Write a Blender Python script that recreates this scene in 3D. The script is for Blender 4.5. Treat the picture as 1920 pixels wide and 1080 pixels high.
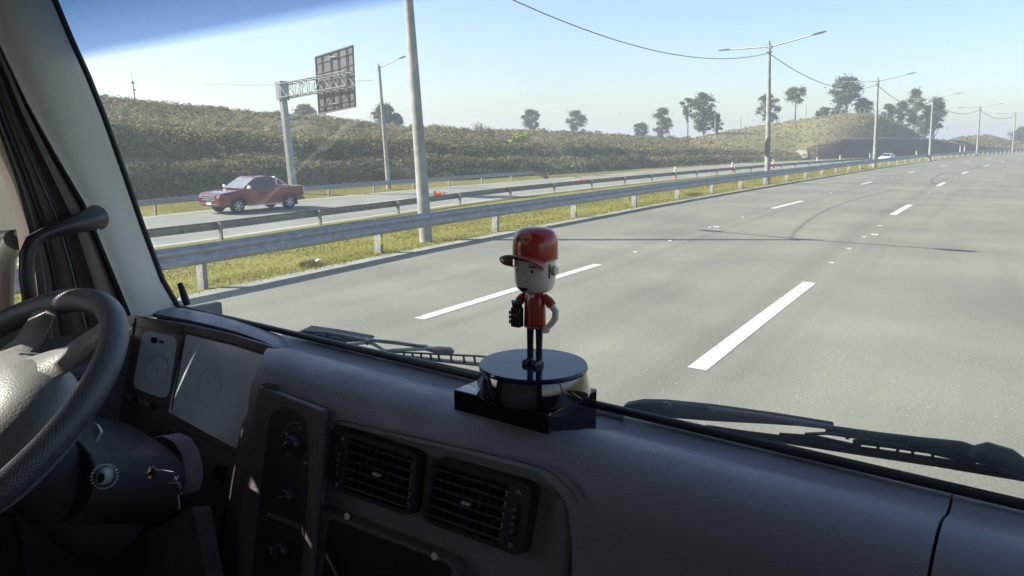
import bpy, math, random
from mathutils import Vector, Matrix, noise
R = math.radians
random.seed(7)
for o in list(bpy.data.objects): bpy.data.objects.remove(o)
scn = bpy.context.scene
col = scn.collection

# ------------------------------------------------------------------ camera, sky, sun, exposure
FPX = 1400.0; H = 2.25
PITCH = math.atan(278/1400.0)
cd = bpy.data.cameras.new('camera'); cam = bpy.data.objects.new('camera', cd); col.objects.link(cam)
cam.location = (0, 0, H); cam.rotation_euler = (math.pi/2-PITCH, 0, 0)
cd.sensor_width = 36; cd.lens = 36*FPX/1920; cd.clip_start = 0.02; cd.clip_end = 5000
scn.camera = cam
SUN_EL, SUN_AZ = 36.0, -90.0          # azimuth from +Y towards +X
w = bpy.data.worlds.new('World'); scn.world = w; w.use_nodes = True
nt = w.node_tree; bg = nt.nodes['Background']
sky = nt.nodes.new('ShaderNodeTexSky'); sky.sky_type = 'NISHITA'; sky.sun_disc = False
sky.sun_elevation = R(SUN_EL); sky.sun_rotation = R(SUN_AZ)
sky.air_density = 1.0; sky.dust_density = 1.0; sky.ozone_density = 2.2
nt.links.new(sky.outputs[0], bg.inputs[0]); bg.inputs[1].default_value = 0.085
sd = bpy.data.lights.new('sun', 'SUN'); sun = bpy.data.objects.new('sun', sd); col.objects.link(sun)
sd.energy = 4.2; sd.angle = R(0.5); sd.color = (1.0, .94, .84)
sdir = Vector((math.sin(R(SUN_AZ))*math.cos(R(SUN_EL)), math.cos(R(SUN_AZ))*math.cos(R(SUN_EL)), math.sin(R(SUN_EL))))
sun.rotation_euler = sdir.to_track_quat('Z', 'Y').to_euler(); sun.location = sdir*50
vs = scn.view_settings; vs.view_transform = 'Standard'; vs.look = 'None'; vs.gamma = 1; vs.use_curve_mapping = False
vs.exposure = 1.4
scn.cycles.max_bounces = 8; scn.cycles.transparent_max_bounces = 12
scn.cycles.use_denoising = True

# ------------------------------------------------------------------ helpers
C0 = Vector((0, 0, H)); cp, sp_ = math.cos(PITCH), math.sin(PITCH)
def ray(px, py):
    x = (px-960)/FPX; y = (540-py)/FPX
    return Vector((x, cp+sp_*y, -sp_+cp*y))
def G(px, py, z=0.0):
    r = ray(px, py); return C0 + r*((z-H)/r.z)
def at(px, py, D):                     # point at world depth D along the view axis
    r = ray(px, py); return C0 + r*(D/r.y)
PSI = R(36.0)
TA = Vector((math.cos(PSI), -math.sin(PSI), 0)); TB = Vector((math.sin(PSI), math.cos(PSI), 0)); TZ = Vector((0, 0, 1))
def T(a, b, z): return C0 + TA*a + TB*b + TZ*z     # the truck's own axes: a right, b forward
def tr(px, py):
    r = ray(px, py); return Vector((r.dot(TA), r.dot(TB), r.z))
def hb(px, py, P, off=0.0):            # on the lateral plane (b0, z0, lean)
    b0, z0, ph = P; r = tr(px, py); n = Vector((0, -math.cos(R(ph)), math.sin(R(ph))))
    q = r*((Vector((0, b0, z0)) + n*off).dot(n)/r.dot(n)); return T(q.x, q.y, q.z)
def ha(px, py, a): r = tr(px, py); r = r*(a/r.x); return T(r.x, r.y, r.z)
def hz(px, py, z): r = tr(px, py); r = r*(z/r.z); return T(r.x, r.y, r.z)
def pn(P): return (-TB*math.cos(R(P[2])) + TZ*math.sin(R(P[2])))      # plane normal towards the seats

def lerp_t(tab, x):
    if x <= tab[0][0]: return tab[0][1]
    for (x0, y0), (x1, y1) in zip(tab, tab[1:]):
        if x <= x1: return y0+(y1-y0)*(x-x0)/(x1-x0)
    return tab[-1][1]

class MB:
    def __init__(s): s.v = []; s.f = []; s.uv = None; s.mi = []
    def add(s, vs_, fs):
        n = len(s.v); s.v += [Vector(p) for p in vs_]; s.f += [tuple(i+n for i in f) for f in fs]; return s
    def prism(s, poly, n, d):          # poly: 3D points, extruded from the polygon along n by d
        m = len(poly); b = [p+n*d for p in poly]
        s.add(list(poly)+b, [tuple(range(m)), tuple(range(2*m-1, m-1, -1))]+[(i, m+i, m+(i+1) % m, (i+1) % m) for i in range(m)]); return s
    def box(s, c, size, X=Vector((1, 0, 0)), Y=Vector((0, 1, 0)), Z=Vector((0, 0, 1))):
        hx, hy, hz_ = size[0]/2, size[1]/2, size[2]/2; c = Vector(c)
        p = [c+X*(hx*i)+Y*(hy*j)+Z*(hz_*k) for k in (-1, 1) for j in (-1, 1) for i in (-1, 1)]
        s.add(p, [(0, 2, 3, 1), (4, 5, 7, 6), (0, 1, 5, 4), (2, 6, 7, 3), (0, 4, 6, 2), (1, 3, 7, 5)]); return s
    def tube(s, pts, rad, n=10, cap=True, flat=1.0):
        pts = [Vector(p) for p in pts]; m = len(pts)
        if not hasattr(rad, '__len__'): rad = [rad]*m
        rings = []; up = None
        for i in range(m):
            t = (pts[min(i+1, m-1)]-pts[max(i-1, 0)]).normalized()
            if up is None: up = t.orthogonal().normalized()
            up = (up - t*up.dot(t)).normalized(); sd_ = t.cross(up)
            rings.append([pts[i]+(up*math.cos(2*math.pi*k/n)+sd_*math.sin(2*math.pi*k/n)*flat)*rad[i] for k in range(n)])
        s.loft(rings, True, cap); return s
    def loft(s, rings, closed=True, cap=True):
        n = len(rings[0]); base = len(s.v); 
        for r_ in rings: s.v += [Vector(p) for p in r_]
        for i in range(len(rings)-1):
            for k in range(n if closed else n-1):
                k2 = (k+1) % n
                s.f.append((base+i*n+k, base+i*n+k2, base+(i+1)*n+k2, base+(i+1)*n+k))
        if cap and closed:
            s.f.append(tuple(base+k for k in range(n-1, -1, -1))); s.f.append(tuple(base+(len(rings)-1)*n+k for k in range(n)))
        return s
    def lathe(s, o, prof, n=32, Z=Vector((0, 0, 1)), X=None, cap=True):
        Z = Z.normalized(); X = (X or Z.orthogonal()).normalized(); Y = Z.cross(X)
        s.loft([[o+Z*z+(X*math.cos(2*math.pi*k/n)+Y*math.sin(2*math.pi*k/n))*max(r_, 1e-5) for k in range(n)] for r_, z in prof], True, cap); return s
    def quad(s, a, b, c, d): return s.add([a, b, c, d], [(0, 1, 2, 3)])

WL = {}
def build(m, name, mat, parent=None, smooth=False, bevel=0, seg=2, loc=None, sub=0, ang=40, fixn=True):
    me = bpy.data.meshes.new(name)
    if loc is None:
        if parent is not None or not m.v: loc = sum(m.v, Vector())/max(1, len(m.v))
        else:
            xs = [p.x for p in m.v]; ys = [p.y for p in m.v]; zs = [p.z for p in m.v]
            loc = Vector(((min(xs)+max(xs))/2, (min(ys)+max(ys))/2, min(zs)))
    loc = Vector(loc)
    me.from_pydata([p-loc for p in m.v], [], m.f)
    if m.uv:
        uvl = me.uv_layers.new(name='UVMap')
        for l in me.loops: uvl.data[l.index].uv = m.uv[l.vertex_index]
    if fixn:
        import bmesh
        bm = bmesh.new(); bm.from_mesh(me); bmesh.ops.recalc_face_normals(bm, faces=bm.faces[:]); bm.to_mesh(me); bm.free()
    if smooth: me.shade_smooth()
    if mat: me.materials.append(mat)
    o = bpy.data.objects.new(name, me); col.objects.link(o)
    if parent is not None: o.parent = parent; o.location = loc-WL[parent]
    else: o.location = loc
    WL[o] = loc
    if bevel:
        b = o.modifiers.new('bevel', 'BEVEL'); b.width = bevel; b.segments = seg; b.limit_method = 'ANGLE'; b.angle_limit = R(35); b.harden_normals = False
    if sub:
        q = o.modifiers.new('sub', 'SUBSURF'); q.levels = sub; q.render_levels = sub
    if smooth and ang < 180:
        try: me.set_sharp_from_angle(angle=R(ang))
        except Exception: pass
    return o
def tag(o, label=None, cat=None, group=None, kind=None):
    if label: o['label'] = label
    if cat: o['category'] = cat
    if group: o['group'] = group
    if kind: o['kind'] = kind
    return o
def thing(name, label, cat, loc=(0, 0, 0), group=None):
    o = bpy.data.objects.new(name, None); col.objects.link(o); o.location = loc; WL[o] = Vector(loc); o.empty_display_size = .2
    return tag(o, label, cat, group)
def kids(o): return [c for c in bpy.data.objects if c.parent == o]
def copy_tree(o, parent=None):
    c = o.copy(); col.objects.link(c)
    if parent: c.parent = parent
    for ch in KID.get(o, []): copy_tree(ch, c)
    return c
KID = {}
def index_kids():
    KID.clear()
    for o in bpy.data.objects:
        if o.parent: KID.setdefault(o.parent, []).append(o)

# ------------------------------------------------------------------ materials
def mat(name, c1, c2=None, scale=5, rough=.6, metal=0, bump=0, bscale=None, detail=4, coords='Object', spec=.5, lo=.35, hi=.65, coat=0, trans=0, stretch=None):
    m = bpy.data.materials.new(name); m.use_nodes = True; t = m.node_tree; N = t.nodes; L = t.links
    b = N['Principled BSDF']; b.inputs['Roughness'].default_value = rough; b.inputs['Metallic'].default_value = metal
    b.inputs['Specular IOR Level'].default_value = spec; b.inputs['Coat Weight'].default_value = coat
    b.inputs['Base Color'].default_value = (*c1, 1)
    tc = N.new('ShaderNodeTexCoord'); src = tc.outputs[coords]
    if stretch:
        mp = N.new('ShaderNodeMapping'); mp.inputs['Scale'].default_value = stretch; L.new(src, mp.inputs[0]); src = mp.outputs[0]
    if c2:
        n = N.new('ShaderNodeTexNoise'); n.inputs['Scale'].default_value = scale; n.inputs['Detail'].default_value = detail; L.new(src, n.inputs[0])
        r = N.new('ShaderNodeValToRGB'); r.color_ramp.elements[0].position = lo; r.color_ramp.elements[1].position = hi
        r.color_ramp.elements[0].color = (*c1, 1); r.color_ramp.elements[1].color = (*c2, 1)
        L.new(n.outputs[0], r.inputs[0]); L.new(r.outputs[0], b.inputs['Base Color'])
    if bump:
        n2 = N.new('ShaderNodeTexNoise'); n2.inputs['Scale'].default_value = bscale or scale*4; n2.inputs['Detail'].default_value = 3; L.new(src, n2.inputs[0])
        bp = N.new('ShaderNodeBump'); bp.inputs['Strength'].default_value = bump; bp.inputs['Distance'].default_value = .01
        L.new(n2.outputs[0], bp.inputs['Height']); L.new(bp.outputs[0], b.inputs['Normal'])
    m['src'] = name
    return m
def ramp(N, els):
    r = N.new('ShaderNodeValToRGB'); e = r.color_ramp.elements
    while len(e) < len(els): e.new(.5)
    for i, (p, c) in enumerate(els): e[i].position = p; e[i].color = (*c, 1) if len(c) == 3 else c
    return r
def foliage(name, cols, scale=1.0, island=.5, transl=.25):
    m = bpy.data.materials.new(name); m.use_nodes = True; t = m.node_tree; N = t.nodes; L = t.links
    b = N['Principled BSDF']; b.inputs['Roughness'].default_value = .6; b.inputs['Specular IOR Level'].default_value = .3
    tc = N.new('ShaderNodeTexCoord'); n = N.new('ShaderNodeTexNoise'); n.inputs['Scale'].default_value = scale; n.inputs['Detail'].default_value = 5
    L.new(tc.outputs['Object'], n.inputs[0]); g = N.new('ShaderNodeNewGeometry')
    mx = N.new('ShaderNodeMix'); mx.inputs[0].default_value = island; L.new(n.outputs[0], mx.inputs[2]); L.new(g.outputs['Random Per Island'], mx.inputs[3])
    r = ramp(N, cols); L.new(mx.outputs[0], r.inputs[0]); L.new(r.outputs[0], b.inputs['Base Color'])
    tl = N.new('ShaderNodeBsdfTranslucent'); L.new(r.outputs[0], tl.inputs[0]); ms = N.new('ShaderNodeMixShader'); ms.inputs[0].default_value = transl
    L.new(b.outputs[0], ms.inputs[1]); L.new(tl.outputs[0], ms.inputs[2]); L.new(ms.outputs[0], N['Material Output'].inputs[0])
    return m
M = {}
M['galv'] = mat('galvanised_steel', (.25, .255, .27), (.34, .345, .355), 6, .45, .5, .1, 30)
M['galv_dull'] = mat('weathered_galvanised_steel', (.17, .165, .14), (.26, .25, .215), 5, .6, .3, .1, 30)
M['post'] = mat('post_steel', (.20, .20, .20), (.30, .30, .29), 9, .6, .3)
M['pole'] = mat('concrete_pole', (.24, .24, .22), (.34, .34, .315), 4, .8, 0, .2, 60)
M['lamp'] = mat('lamp_grey', (.16, .17, .18), (.22, .22, .23), 8, .5, .3)
M['yellow'] = mat('reflective_yellow', (.75, .72, .02), (.85, .82, .05), 20, .4)
M['wire'] = mat('cable_black', (.05, .05, .05), (.09, .09, .09), 3, .6)
M['paint'] = mat('road_paint', (.28, .29, .26), (.52, .54, .50), 9, .7, 0, .3, 90, lo=.30, hi=.44)
M['paint_y'] = mat('edge_paint', (.45, .46, .36), (.58, .58, .46), 7, .7, 0, .3, 90, lo=.25, hi=.5)
M['stud'] = mat('road_stud', (.45, .45, .42), (.55, .55, .5), 40, .3)
def smear(m, lo_, hi_, sc=7):
    t = m.node_tree; N = t.nodes; L = t.links; n = N.new('ShaderNodeTexNoise'); n.inputs['Scale'].default_value = sc; n.inputs['Detail'].default_value = 7; n.inputs['Roughness'].default_value = .65; n.inputs['Distortion'].default_value = 1.2
    tc = N.new('ShaderNodeTexCoord'); L.new(tc.outputs['Object'], n.inputs[0]); r = N.new('ShaderNodeMapRange'); r.inputs[1].default_value = .35; r.inputs[2].default_value = .65; r.inputs[3].default_value = lo_; r.inputs[4].default_value = hi_; L.new(n.outputs[0], r.inputs[0]); L.new(r.outputs[0], N['Principled BSDF'].inputs['Roughness'])
M['dash'] = mat('dashboard_vinyl', (.175, .165, .198), (.195, .183, .216), 3, .5, 0, .16, 420, spec=.7)
M['panel'] = mat('panel_plastic', (.118, .098, .106), (.134, .110, .119), 6, .55, 0, .2, 600)
M['panel_dark'] = mat('dark_plastic', (.030, .024, .027), (.038, .030, .033), 6, .5, 0, .1, 500)
smear(M['dash'], .40, .62); smear(M['panel'], .42, .66, 9)
M['grille'] = mat('vent_plastic', (.036, .030, .034), (.044, .037, .042), 6, .32)
M['rubber'] = mat('rubber_seal', (.010, .010, .012), (.018, .018, .02), 8, .5)
M['pillar'] = mat('pillar_trim', (.52, .49, .42), (.60, .57, .50), 2.5, .75, 0, .25, 500)
M['doorframe'] = mat('door_frame_trim', (.09, .068, .062), (.12, .095, .088), 4, .4, 0, .05, 200)
M['wheel'] = None
M['gloss'] = mat('gloss_black', (.006, .006, .009), (.008, .008, .012), 3, .04, 0, spec=.6, coat=1)
M['gloss_blue'] = mat('gloss_blue_black', (.010, .013, .035), (.012, .016, .042), 3, .06, 0, spec=.35)
M['red'] = mat('figurine_red', (.36, .03, .03), (.42, .04, .035), 10, .22, 0, spec=.45, coat=.25)
M['skin'] = mat('figurine_skin', (.66, .58, .51), (.70, .62, .55), 10, .18, 0, coat=.6)
M['brim'] = mat('figurine_brim', (.30, .15, .12), (.34, .18, .14), 10, .2, 0, coat=.5)
M['gold'] = mat('emblem_ochre', (.62, .36, .10), (.70, .42, .13), 60, .3)
M['emb'] = mat('emblem_outline', (.75, .45, .36), (.8, .5, .4), 60, .3)
M['hair'] = mat('figurine_dark', (.02, .018, .018), (.03, .025, .025), 30, .25)
M['trouser'] = mat('figurine_trousers', (.012, .014, .035), (.018, .02, .045), 30, .12, coat=.6)
M['white'] = mat('white_plastic', (.65, .65, .65), (.75, .75, .74), 30, .25)
M['chrome'] = mat('bright_metal', (.6, .6, .6), (.7, .7, .7), 30, .18, 1)
M['silver'] = mat('silver_plastic', (.55, .56, .54), (.65, .66, .63), 30, .3, .15)
M['grey_mark'] = mat('printed_marks', (.45, .45, .48), (.55, .55, .58), 50, .5)
M['lens'] = mat('cluster_lens', (.50, .54, .56), (.78, .82, .84), 5.5, .22, 0, spec=.5, lo=.3, hi=.7, detail=2)
M['fabric'] = mat('dark_fabric', (.06, .048, .05), (.085, .068, .07), 30, .9, 0, .4, 700)
M['strap'] = mat('strap_mauve', (.14, .10, .13), (.19, .14, .17), 60, .8, 0, .5, 900)
M['seat'] = mat('seat_fabric', (.04, .042, .05), (.06, .062, .07), 60, .95, 0, .5, 900)
M['wiper'] = mat('wiper_black', (.010, .010, .010), (.020, .019, .019), 20, .55, spec=.3)
M['wiper_sun'] = mat('wiper_sunlit_tone', (.16, .155, .14), (.28, .27, .25), 60, .3, .7)  # wiper black lightened, the sun's highlights put into the colour
M['tyre'] = mat('tyre', (.02, .02, .02), (.03, .03, .03), 20, .8)
M['carred'] = mat('car_red', (.13, .010, .016), (.16, .013, .019), 3, .25, .2, coat=1)
M['carwhite'] = mat('car_white', (.75, .76, .78), (.8, .8, .82), 3, .25, 0, coat=1)
M['carglass'] = mat('car_glass', (.02, .022, .028), (.03, .032, .04), 3, .06, 0, spec=.8)
M['windscreen'] = mat('car_windscreen', (.16, .18, .19), (.22, .24, .25), 3, .12, 0, spec=.9)
M['plastic'] = mat('black_plastic', (.02, .02, .02), (.03, .03, .03), 10, .6)
M['orange'] = mat('cone_orange', (.75, .08, .03), (.85, .12, .05), 20, .5)
M['conewhite'] = mat('cone_white', (.7, .7, .7), (.8, .8, .8), 20, .4)
M['signback'] = mat('sign_back', (.085, .085, .085), (.12, .12, .118), 3, .6, .3, stretch=(1, 1, .3))
M['gantry'] = mat('gantry_steel', (.24, .25, .25), (.31, .32, .32), 3, .45, .4)
M['channel'] = mat('drain_concrete', (.30, .27, .20), (.42, .38, .28), 3, .9, 0, .4, 20)
M['bark'] = mat('bark', (.16, .14, .12), (.30, .27, .23), 2, .9)
M['mirror'] = mat('mirror_glass', (.10, .10, .10), (.14, .14, .135), 2, .2, .5)
M['roofc'] = mat('cab_lining', (.55, .50, .45), (.62, .57, .51), 6, .9)

# grey W-beam side etc: asphalt, built on road (s,u) UVs
def asphalt(name, base, lt, dk, speck=.2):
    m = bpy.data.materials.new(name); m.use_nodes = True; t = m.node_tree; N = t.nodes; L = t.links
    b = N['Principled BSDF']; b.inputs['Roughness'].default_value = .82; b.inputs['Specular IOR Level'].default_value = .35
    uv = N.new('ShaderNodeTexCoord'); U = uv.outputs['UV']; O = uv.outputs['Object']
    n1 = N.new('ShaderNodeTexNoise'); n1.inputs['Scale'].default_value = .35; n1.inputs['Detail'].default_value = 5; L.new(O, n1.inputs[0])
    r1 = ramp(N, [(.3, dk), (.52, base), (.72, lt)]); L.new(n1.outputs[0], r1.inputs[0])
    # long streaks along the driving direction
    mp = N.new('ShaderNodeMapping'); mp.inputs['Scale'].default_value = (.045, 1.3, 1); L.new(U, mp.inputs[0])
    n2 = N.new('ShaderNodeTexNoise'); n2.inputs['Scale'].default_value = 1.0; n2.inputs['Detail'].default_value = 4; n2.inputs['Roughness'].default_value = .6; L.new(mp.outputs[0], n2.inputs[0])
    r2 = ramp(N, [(.28, (.86, .86, .86)), (.50, (1, 1, 1)), (.75, (1.05, 1.05, 1.03))]); L.new(n2.outputs[0], r2.inputs[0])
    mu = N.new('ShaderNodeMix'); mu.data_type = 'RGBA'; mu.blend_type = 'MULTIPLY'; mu.inputs[0].default_value = 1; L.new(r1.outputs[0], mu.inputs[6]); L.new(r2.outputs[0], mu.inputs[7])
    # tyre wear bands: u repeated per lane
    sep = N.new('ShaderNodeSeparateXYZ'); L.new(U, sep.inputs[0])
    def band(center, width, amt, prev, wob=.35):
        nz = N.new('ShaderNodeTexNoise'); nz.noise_dimensions = '1D'; nz.inputs['Scale'].default_value = .05; nz.inputs['Detail'].default_value = 2; L.new(sep.outputs[0], nz.inputs['W'])
        a0 = N.new('ShaderNodeMath'); a0.operation = 'MULTIPLY_ADD'; L.new(nz.outputs[0], a0.inputs[0]); a0.inputs[1].default_value = wob; L.new(sep.outputs[1], a0.inputs[2])
        a = N.new('ShaderNodeMath'); a.operation = 'SUBTRACT'; L.new(a0.outputs[0], a.inputs[0]); a.inputs[1].default_value = center+wob*.5
        a2 = N.new('ShaderNodeMath'); a2.operation = 'ABSOLUTE'; L.new(a.outputs[0], a2.inputs[0])
        mr = N.new('ShaderNodeMapRange'); mr.interpolation_type = 'SMOOTHSTEP'; mr.inputs[1].default_value = 0; mr.inputs[2].default_value = width; mr.inputs[3].default_value = amt; mr.inputs[4].default_value = 0; L.new(a2.outputs[0], mr.inputs[0])
        m2 = N.new('ShaderNodeMath'); m2.operation = 'MULTIPLY'; L.new(mr.outputs[0], m2.inputs[0]); L.new(n2.outputs[0], m2.inputs[1])
        mm = N.new('ShaderNodeMix'); mm.data_type = 'RGBA'; mm.blend_type = 'MULTIPLY'; L.new(m2.outputs[0], mm.inputs[0]); L.new(prev, mm.inputs[6]); mm.inputs[7].default_value = (.45, .45, .45, 1)
        return mm.outputs[2]
    out = mu.outputs[2]
    for c_, w_, a_ in ((8.15, .42, .55), (8.75, .22, .25), (5.15, .22, .40), (4.55, .30, .34), (2.2, .5, .2), (6.6, .4, .12)): out = band(c_, w_, a_, out)
    # fine speckle of the aggregate
    v = N.new('ShaderNodeTexVoronoi'); v.inputs['Scale'].default_value = 26; L.new(O, v.inputs[0])
    r3 = ramp(N, [(0, (1, 1, 1)), (.16, (.8, .8, .8)), (.24, (0, 0, 0))]); L.new(v.outputs['Distance'], r3.inputs[0])
    wn = N.new('ShaderNodeTexWhiteNoise'); L.new(v.outputs['Color'], wn.inputs[0]); r4 = ramp(N, [(.86, (0, 0, 0)), (.9, (1, 1, 1))]); L.new(wn.outputs[0], r4.inputs[0])
    ms = N.new('ShaderNodeMath'); ms.operation = 'MULTIPLY'; L.new(r3.outputs[0], ms.inputs[0]); L.new(r4.outputs[0], ms.inputs[1])
    ms2 = N.new('ShaderNodeMath'); ms2.operation = 'MULTIPLY'; L.new(ms.outputs[0], ms2.inputs[0]); ms2.inputs[1].default_value = speck*2
    mm = N.new('ShaderNodeMix'); mm.data_type = 'RGBA'; L.new(ms2.outputs[0], mm.inputs[0]); L.new(out, mm.inputs[6]); mm.inputs[7].default_value = (.75, .74, .68, 1)
    n4 = N.new('ShaderNodeTexNoise'); n4.inputs['Scale'].default_value = 38; n4.inputs['Detail'].default_value = 6; n4.inputs['Roughness'].default_value = .8; L.new(O, n4.inputs[0])
    r5 = ramp(N, [(.32, (.66, .66, .66)), (.5, (1, 1, 1)), (.68, (1.3, 1.3, 1.27))]); L.new(n4.outputs[0], r5.inputs[0])
    m5 = N.new('ShaderNodeMix'); m5.data_type = 'RGBA'; m5.blend_type = 'MULTIPLY'; m5.inputs[0].default_value = 1; L.new(mm.outputs[2], m5.inputs[6]); L.new(r5.outputs[0], m5.inputs[7])
    L.new(m5.outputs[2], b.inputs['Base Color'])
    bp = N.new('ShaderNodeBump'); bp.inputs['Strength'].default_value = .35; bp.inputs['Distance'].default_value = .006; L.new(n4.outputs[0], bp.inputs['Height']); L.new(bp.outputs[0], b.inputs['Normal'])
    return m
M['road'] = asphalt('road_asphalt', (.192, .193, .152), (.230, .226, .180), (.155, .158, .128))
M['road2'] = asphalt('opposite_asphalt', (.215, .218, .188), (.25, .25, .215), (.18, .186, .162), .1)
M['gutter'] = mat('gutter_concrete', (.22, .22, .20), (.29, .29, .26), 3, .9, 0, .4, 60)

def ground_mat(name, cols, sc=.5, bump=.6, bsc=6, fine=12):
    m = bpy.data.materials.new(name); m.use_nodes = True; t = m.node_tree; N = t.nodes; L = t.links
    b = N['Principled BSDF']; b.inputs['Roughness'].default_value = .95; b.inputs['Specular IOR Level'].default_value = .1
    tc = N.new('ShaderNodeTexCoord'); O = tc.outputs['Object']
    n = N.new('ShaderNodeTexNoise'); n.inputs['Scale'].default_value = sc; n.inputs['Detail'].default_value = 8; n.inputs['Roughness'].default_value = .65; L.new(O, n.inputs[0])
    f = N.new('ShaderNodeTexNoise'); f.inputs['Scale'].default_value = fine; f.inputs['Detail'].default_value = 4; L.new(O, f.inputs[0])
    mx = N.new('ShaderNodeMix'); mx.inputs[0].default_value = .35; L.new(n.outputs[0], mx.inputs[2]); L.new(f.outputs[0], mx.inputs[3])
    r = ramp(N, cols); L.new(mx.outputs[0], r.inputs[0]); L.new(r.outputs[0], b.inputs['Base Color'])
    bp = N.new('ShaderNodeBump'); bp.inputs['Strength'].default_value = bump; bp.inputs['Distance'].default_value = .15
    n3 = N.new('ShaderNodeTexNoise'); n3.inputs['Scale'].default_value = bsc; n3.inputs['Detail'].default_value = 6; L.new(O, n3.inputs[0])
    L.new(n3.outputs[0], bp.inputs['Height']); L.new(bp.outputs[0], b.inputs['Normal'])
    return m
GR = [(.30, (.13, .115, .045)), (.45, (.155, .15, .040)), (.55, (.195, .185, .050)), (.70, (.24, .21, .075))]
M['grass'] = ground_mat('grass_ground', GR, .45, .5, 9, 15)
M['blade'] = foliage('grass_blades', [(.2, (.16, .15, .04)), (.45, (.24, .245, .05)), (.65, (.32, .30, .07)), (.85, (.38, .32, .12))], .5, .5, .3)

# ------------------------------------------------------------------ road alignment
K = [(-1.9-27*.545*3, 16.75-27*.838*3), (-1.9-27*.545*2, 16.75-27*.838*2), (-1.9-27*.548, 16.75-27*.836), (-1.9, 16.75), (12.96, 37.95), (28.8, 59.4), (46.5, 82.2), (65.6, 105), (85.5, 127.7)]
_h = 41.2
while len(K) < 26:
    _h = min(_h+1.4, 60); K.append((K[-1][0]+30.3*math.sin(R(_h)), K[-1][1]+30.3*math.cos(R(_h))))
REF = []; SS = []
for i in range(1, len(K)-2):
    p0, p1, p2, p3 = [Vector(k) for k in K[i-1:i+3]]
    for j in range(30):
        t = j/30; REF.append(.5*((2*p1)+(p2-p0)*t+(2*p0-5*p1+4*p2-p3)*t*t+(3*p1-p0-3*p2+p3)*t**3))
s_ = 0; i0 = min(range(len(REF)), key=lambda i: (REF[i]-Vector((-1.9, 16.75))).length)
SS = [0]
for a, b in zip(REF, REF[1:]): SS.append(SS[-1]+(b-a).length)
_s0 = SS[i0]; SS = [x-_s0 for x in SS]
import bisect
def SU(s, u, z=0.0):
    i = min(max(bisect.bisect(SS, s)-1, 0), len(SS)-2); f = (s-SS[i])/(SS[i+1]-SS[i])
    p = REF[i].lerp(REF[i+1], f); a = REF[max(i-1, 0)]; b = REF[min(i+2, len(REF)-1)]; t = (b-a).normalized()
    return Vector((p.x+t.y*u, p.y-t.x*u, z))
def heading(s):
    d = SU(s+.5, 0)-SU(s-.5, 0); return math.atan2(d.x, d.y)
def inv(P):
    i = min(range(len(REF)), key=lambda k: (REF[k].x-P.x)**2+(REF[k].y-P.y)**2); i = min(max(i, 1), len(REF)-2)
    t = (REF[i+1]-REF[i-1]).normalized(); v = Vector((P.x, P.y))-REF[i]
    return SS[i]+v.dot(t), v.x*t.y-v.y*t.x
U_POST = [(-60, .9), (-14, .9), (-6.1, .6), (-1.9, .30), (2.4, .14), (6.5, .05), (10.9, -.1), (14.75, -.16), (22.4, -.28), (36, -.45), (53, -.85), (72, -1.25), (100, -1.7), (150, -2.2), (400, -3)]
U_EDGE = [(s, u+.28) for s, u in U_POST]
U_L1 = [(-60, 4.9), (-6, 4.74), (-.7, 4.68), (13, 4.05), (16.6, 4.05), (30, 3.62), (45, 3.25), (100, 2.6), (400, 2)]
U_L2 = [(-60, 8.7), (-6, 8.45), (-.4, 8.32), (12.7, 7.7), (17, 7.6), (30, 7.0), (46, 6.4), (64, 5.95), (70, 5.85), (130, 4.8), (400, 4)]
U_R2 = [(-60, -11.5), (-20, -12.6), (1, -13.5), (4, -13.7), (9, -14.4), (15, -15.1), (21, -16), (27, -16.7), (37, -17.2), (46, -17.5), (58, -17.9), (80, -18.4), (150, -19.5), (400, -22)]
U_FAR = [(-60, -20), (-20, -21.5), (0, -23.2), (10, -25), (18, -26.8), (33, -27.9), (62, -28.8), (108, -32), (130, -33), (200, -36), (400, -40)]
OZ = -1.45
def strip(name, sr, ufs, zf, m, parent=None, uvf=lambda s, u: u, kind='structure', **kw):
    mb = MB(); mb.uv = []; n = len(ufs)
    for s in sr:
        for uf in ufs:
            u = uf(s) if callable(uf) else uf
            mb.v.append(SU(s, u, zf(s, u) if callable(zf) else zf)); mb.uv.append((s, uvf(s, u)))
    for i in range(len(sr)-1):
        for j in range(n-1): mb.f.append((i*n+j, i*n+j+1, (i+1)*n+j+1, (i+1)*n+j))
    o = build(mb, name, m, parent, fixn=False, loc=(0, 0, 0) if parent is None else WL[parent], **kw)
    # make sure the normals point up
    if o.data.polygons[0].normal.z < 0: o.data.flip_normals()
    if kind and parent is None: o['kind'] = kind
    return o
def fr(a, b, st):
    n = int(round((b-a)/st)); return [a+(b-a)*i/n for i in range(n+1)]
SR = fr(-55, 150, 2.5)+fr(155, 500, 8)
tab = lambda T_, d=0: (lambda s: lerp_t(T_, s)+d)

# base ground sheet to the horizon
mb = MB(); mb.quad(Vector((-1300, -600, -2.2)), Vector((1300, -600, -2.2)), Vector((1300, 1500, -2.2)), Vector((-1300, 1500, -2.2)))
tag(build(mb, 'ground', M['grass'], fixn=False, loc=(0, 0, -2.2)), 'dry grass plain reaching to the horizon', 'ground', kind='structure')
road = strip('road', SR, [tab(U_EDGE, .3), 3, 6, 9, 15.5], 0.0, M['road'], uvf=lambda s, u: 4.7+(u-lerp_t(U_L1, s))*3.7/(lerp_t(U_L2, s)-lerp_t(U_L1, s))); tag(road, 'light grey asphalt carriageway with three lanes curving right', 'road')
strip('gutter', SR, [tab(U_EDGE), tab(U_EDGE, .302)], lambda s, u: .006, M['gutter'], road, kind=None)
verge = strip('verge', SR, [15.5, 18, 30, 60], lambda s, u: -.004-(u-15.5)*.045, M['grass']); tag(verge, 'grass verge beyond the right road edge', 'verge')
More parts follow.
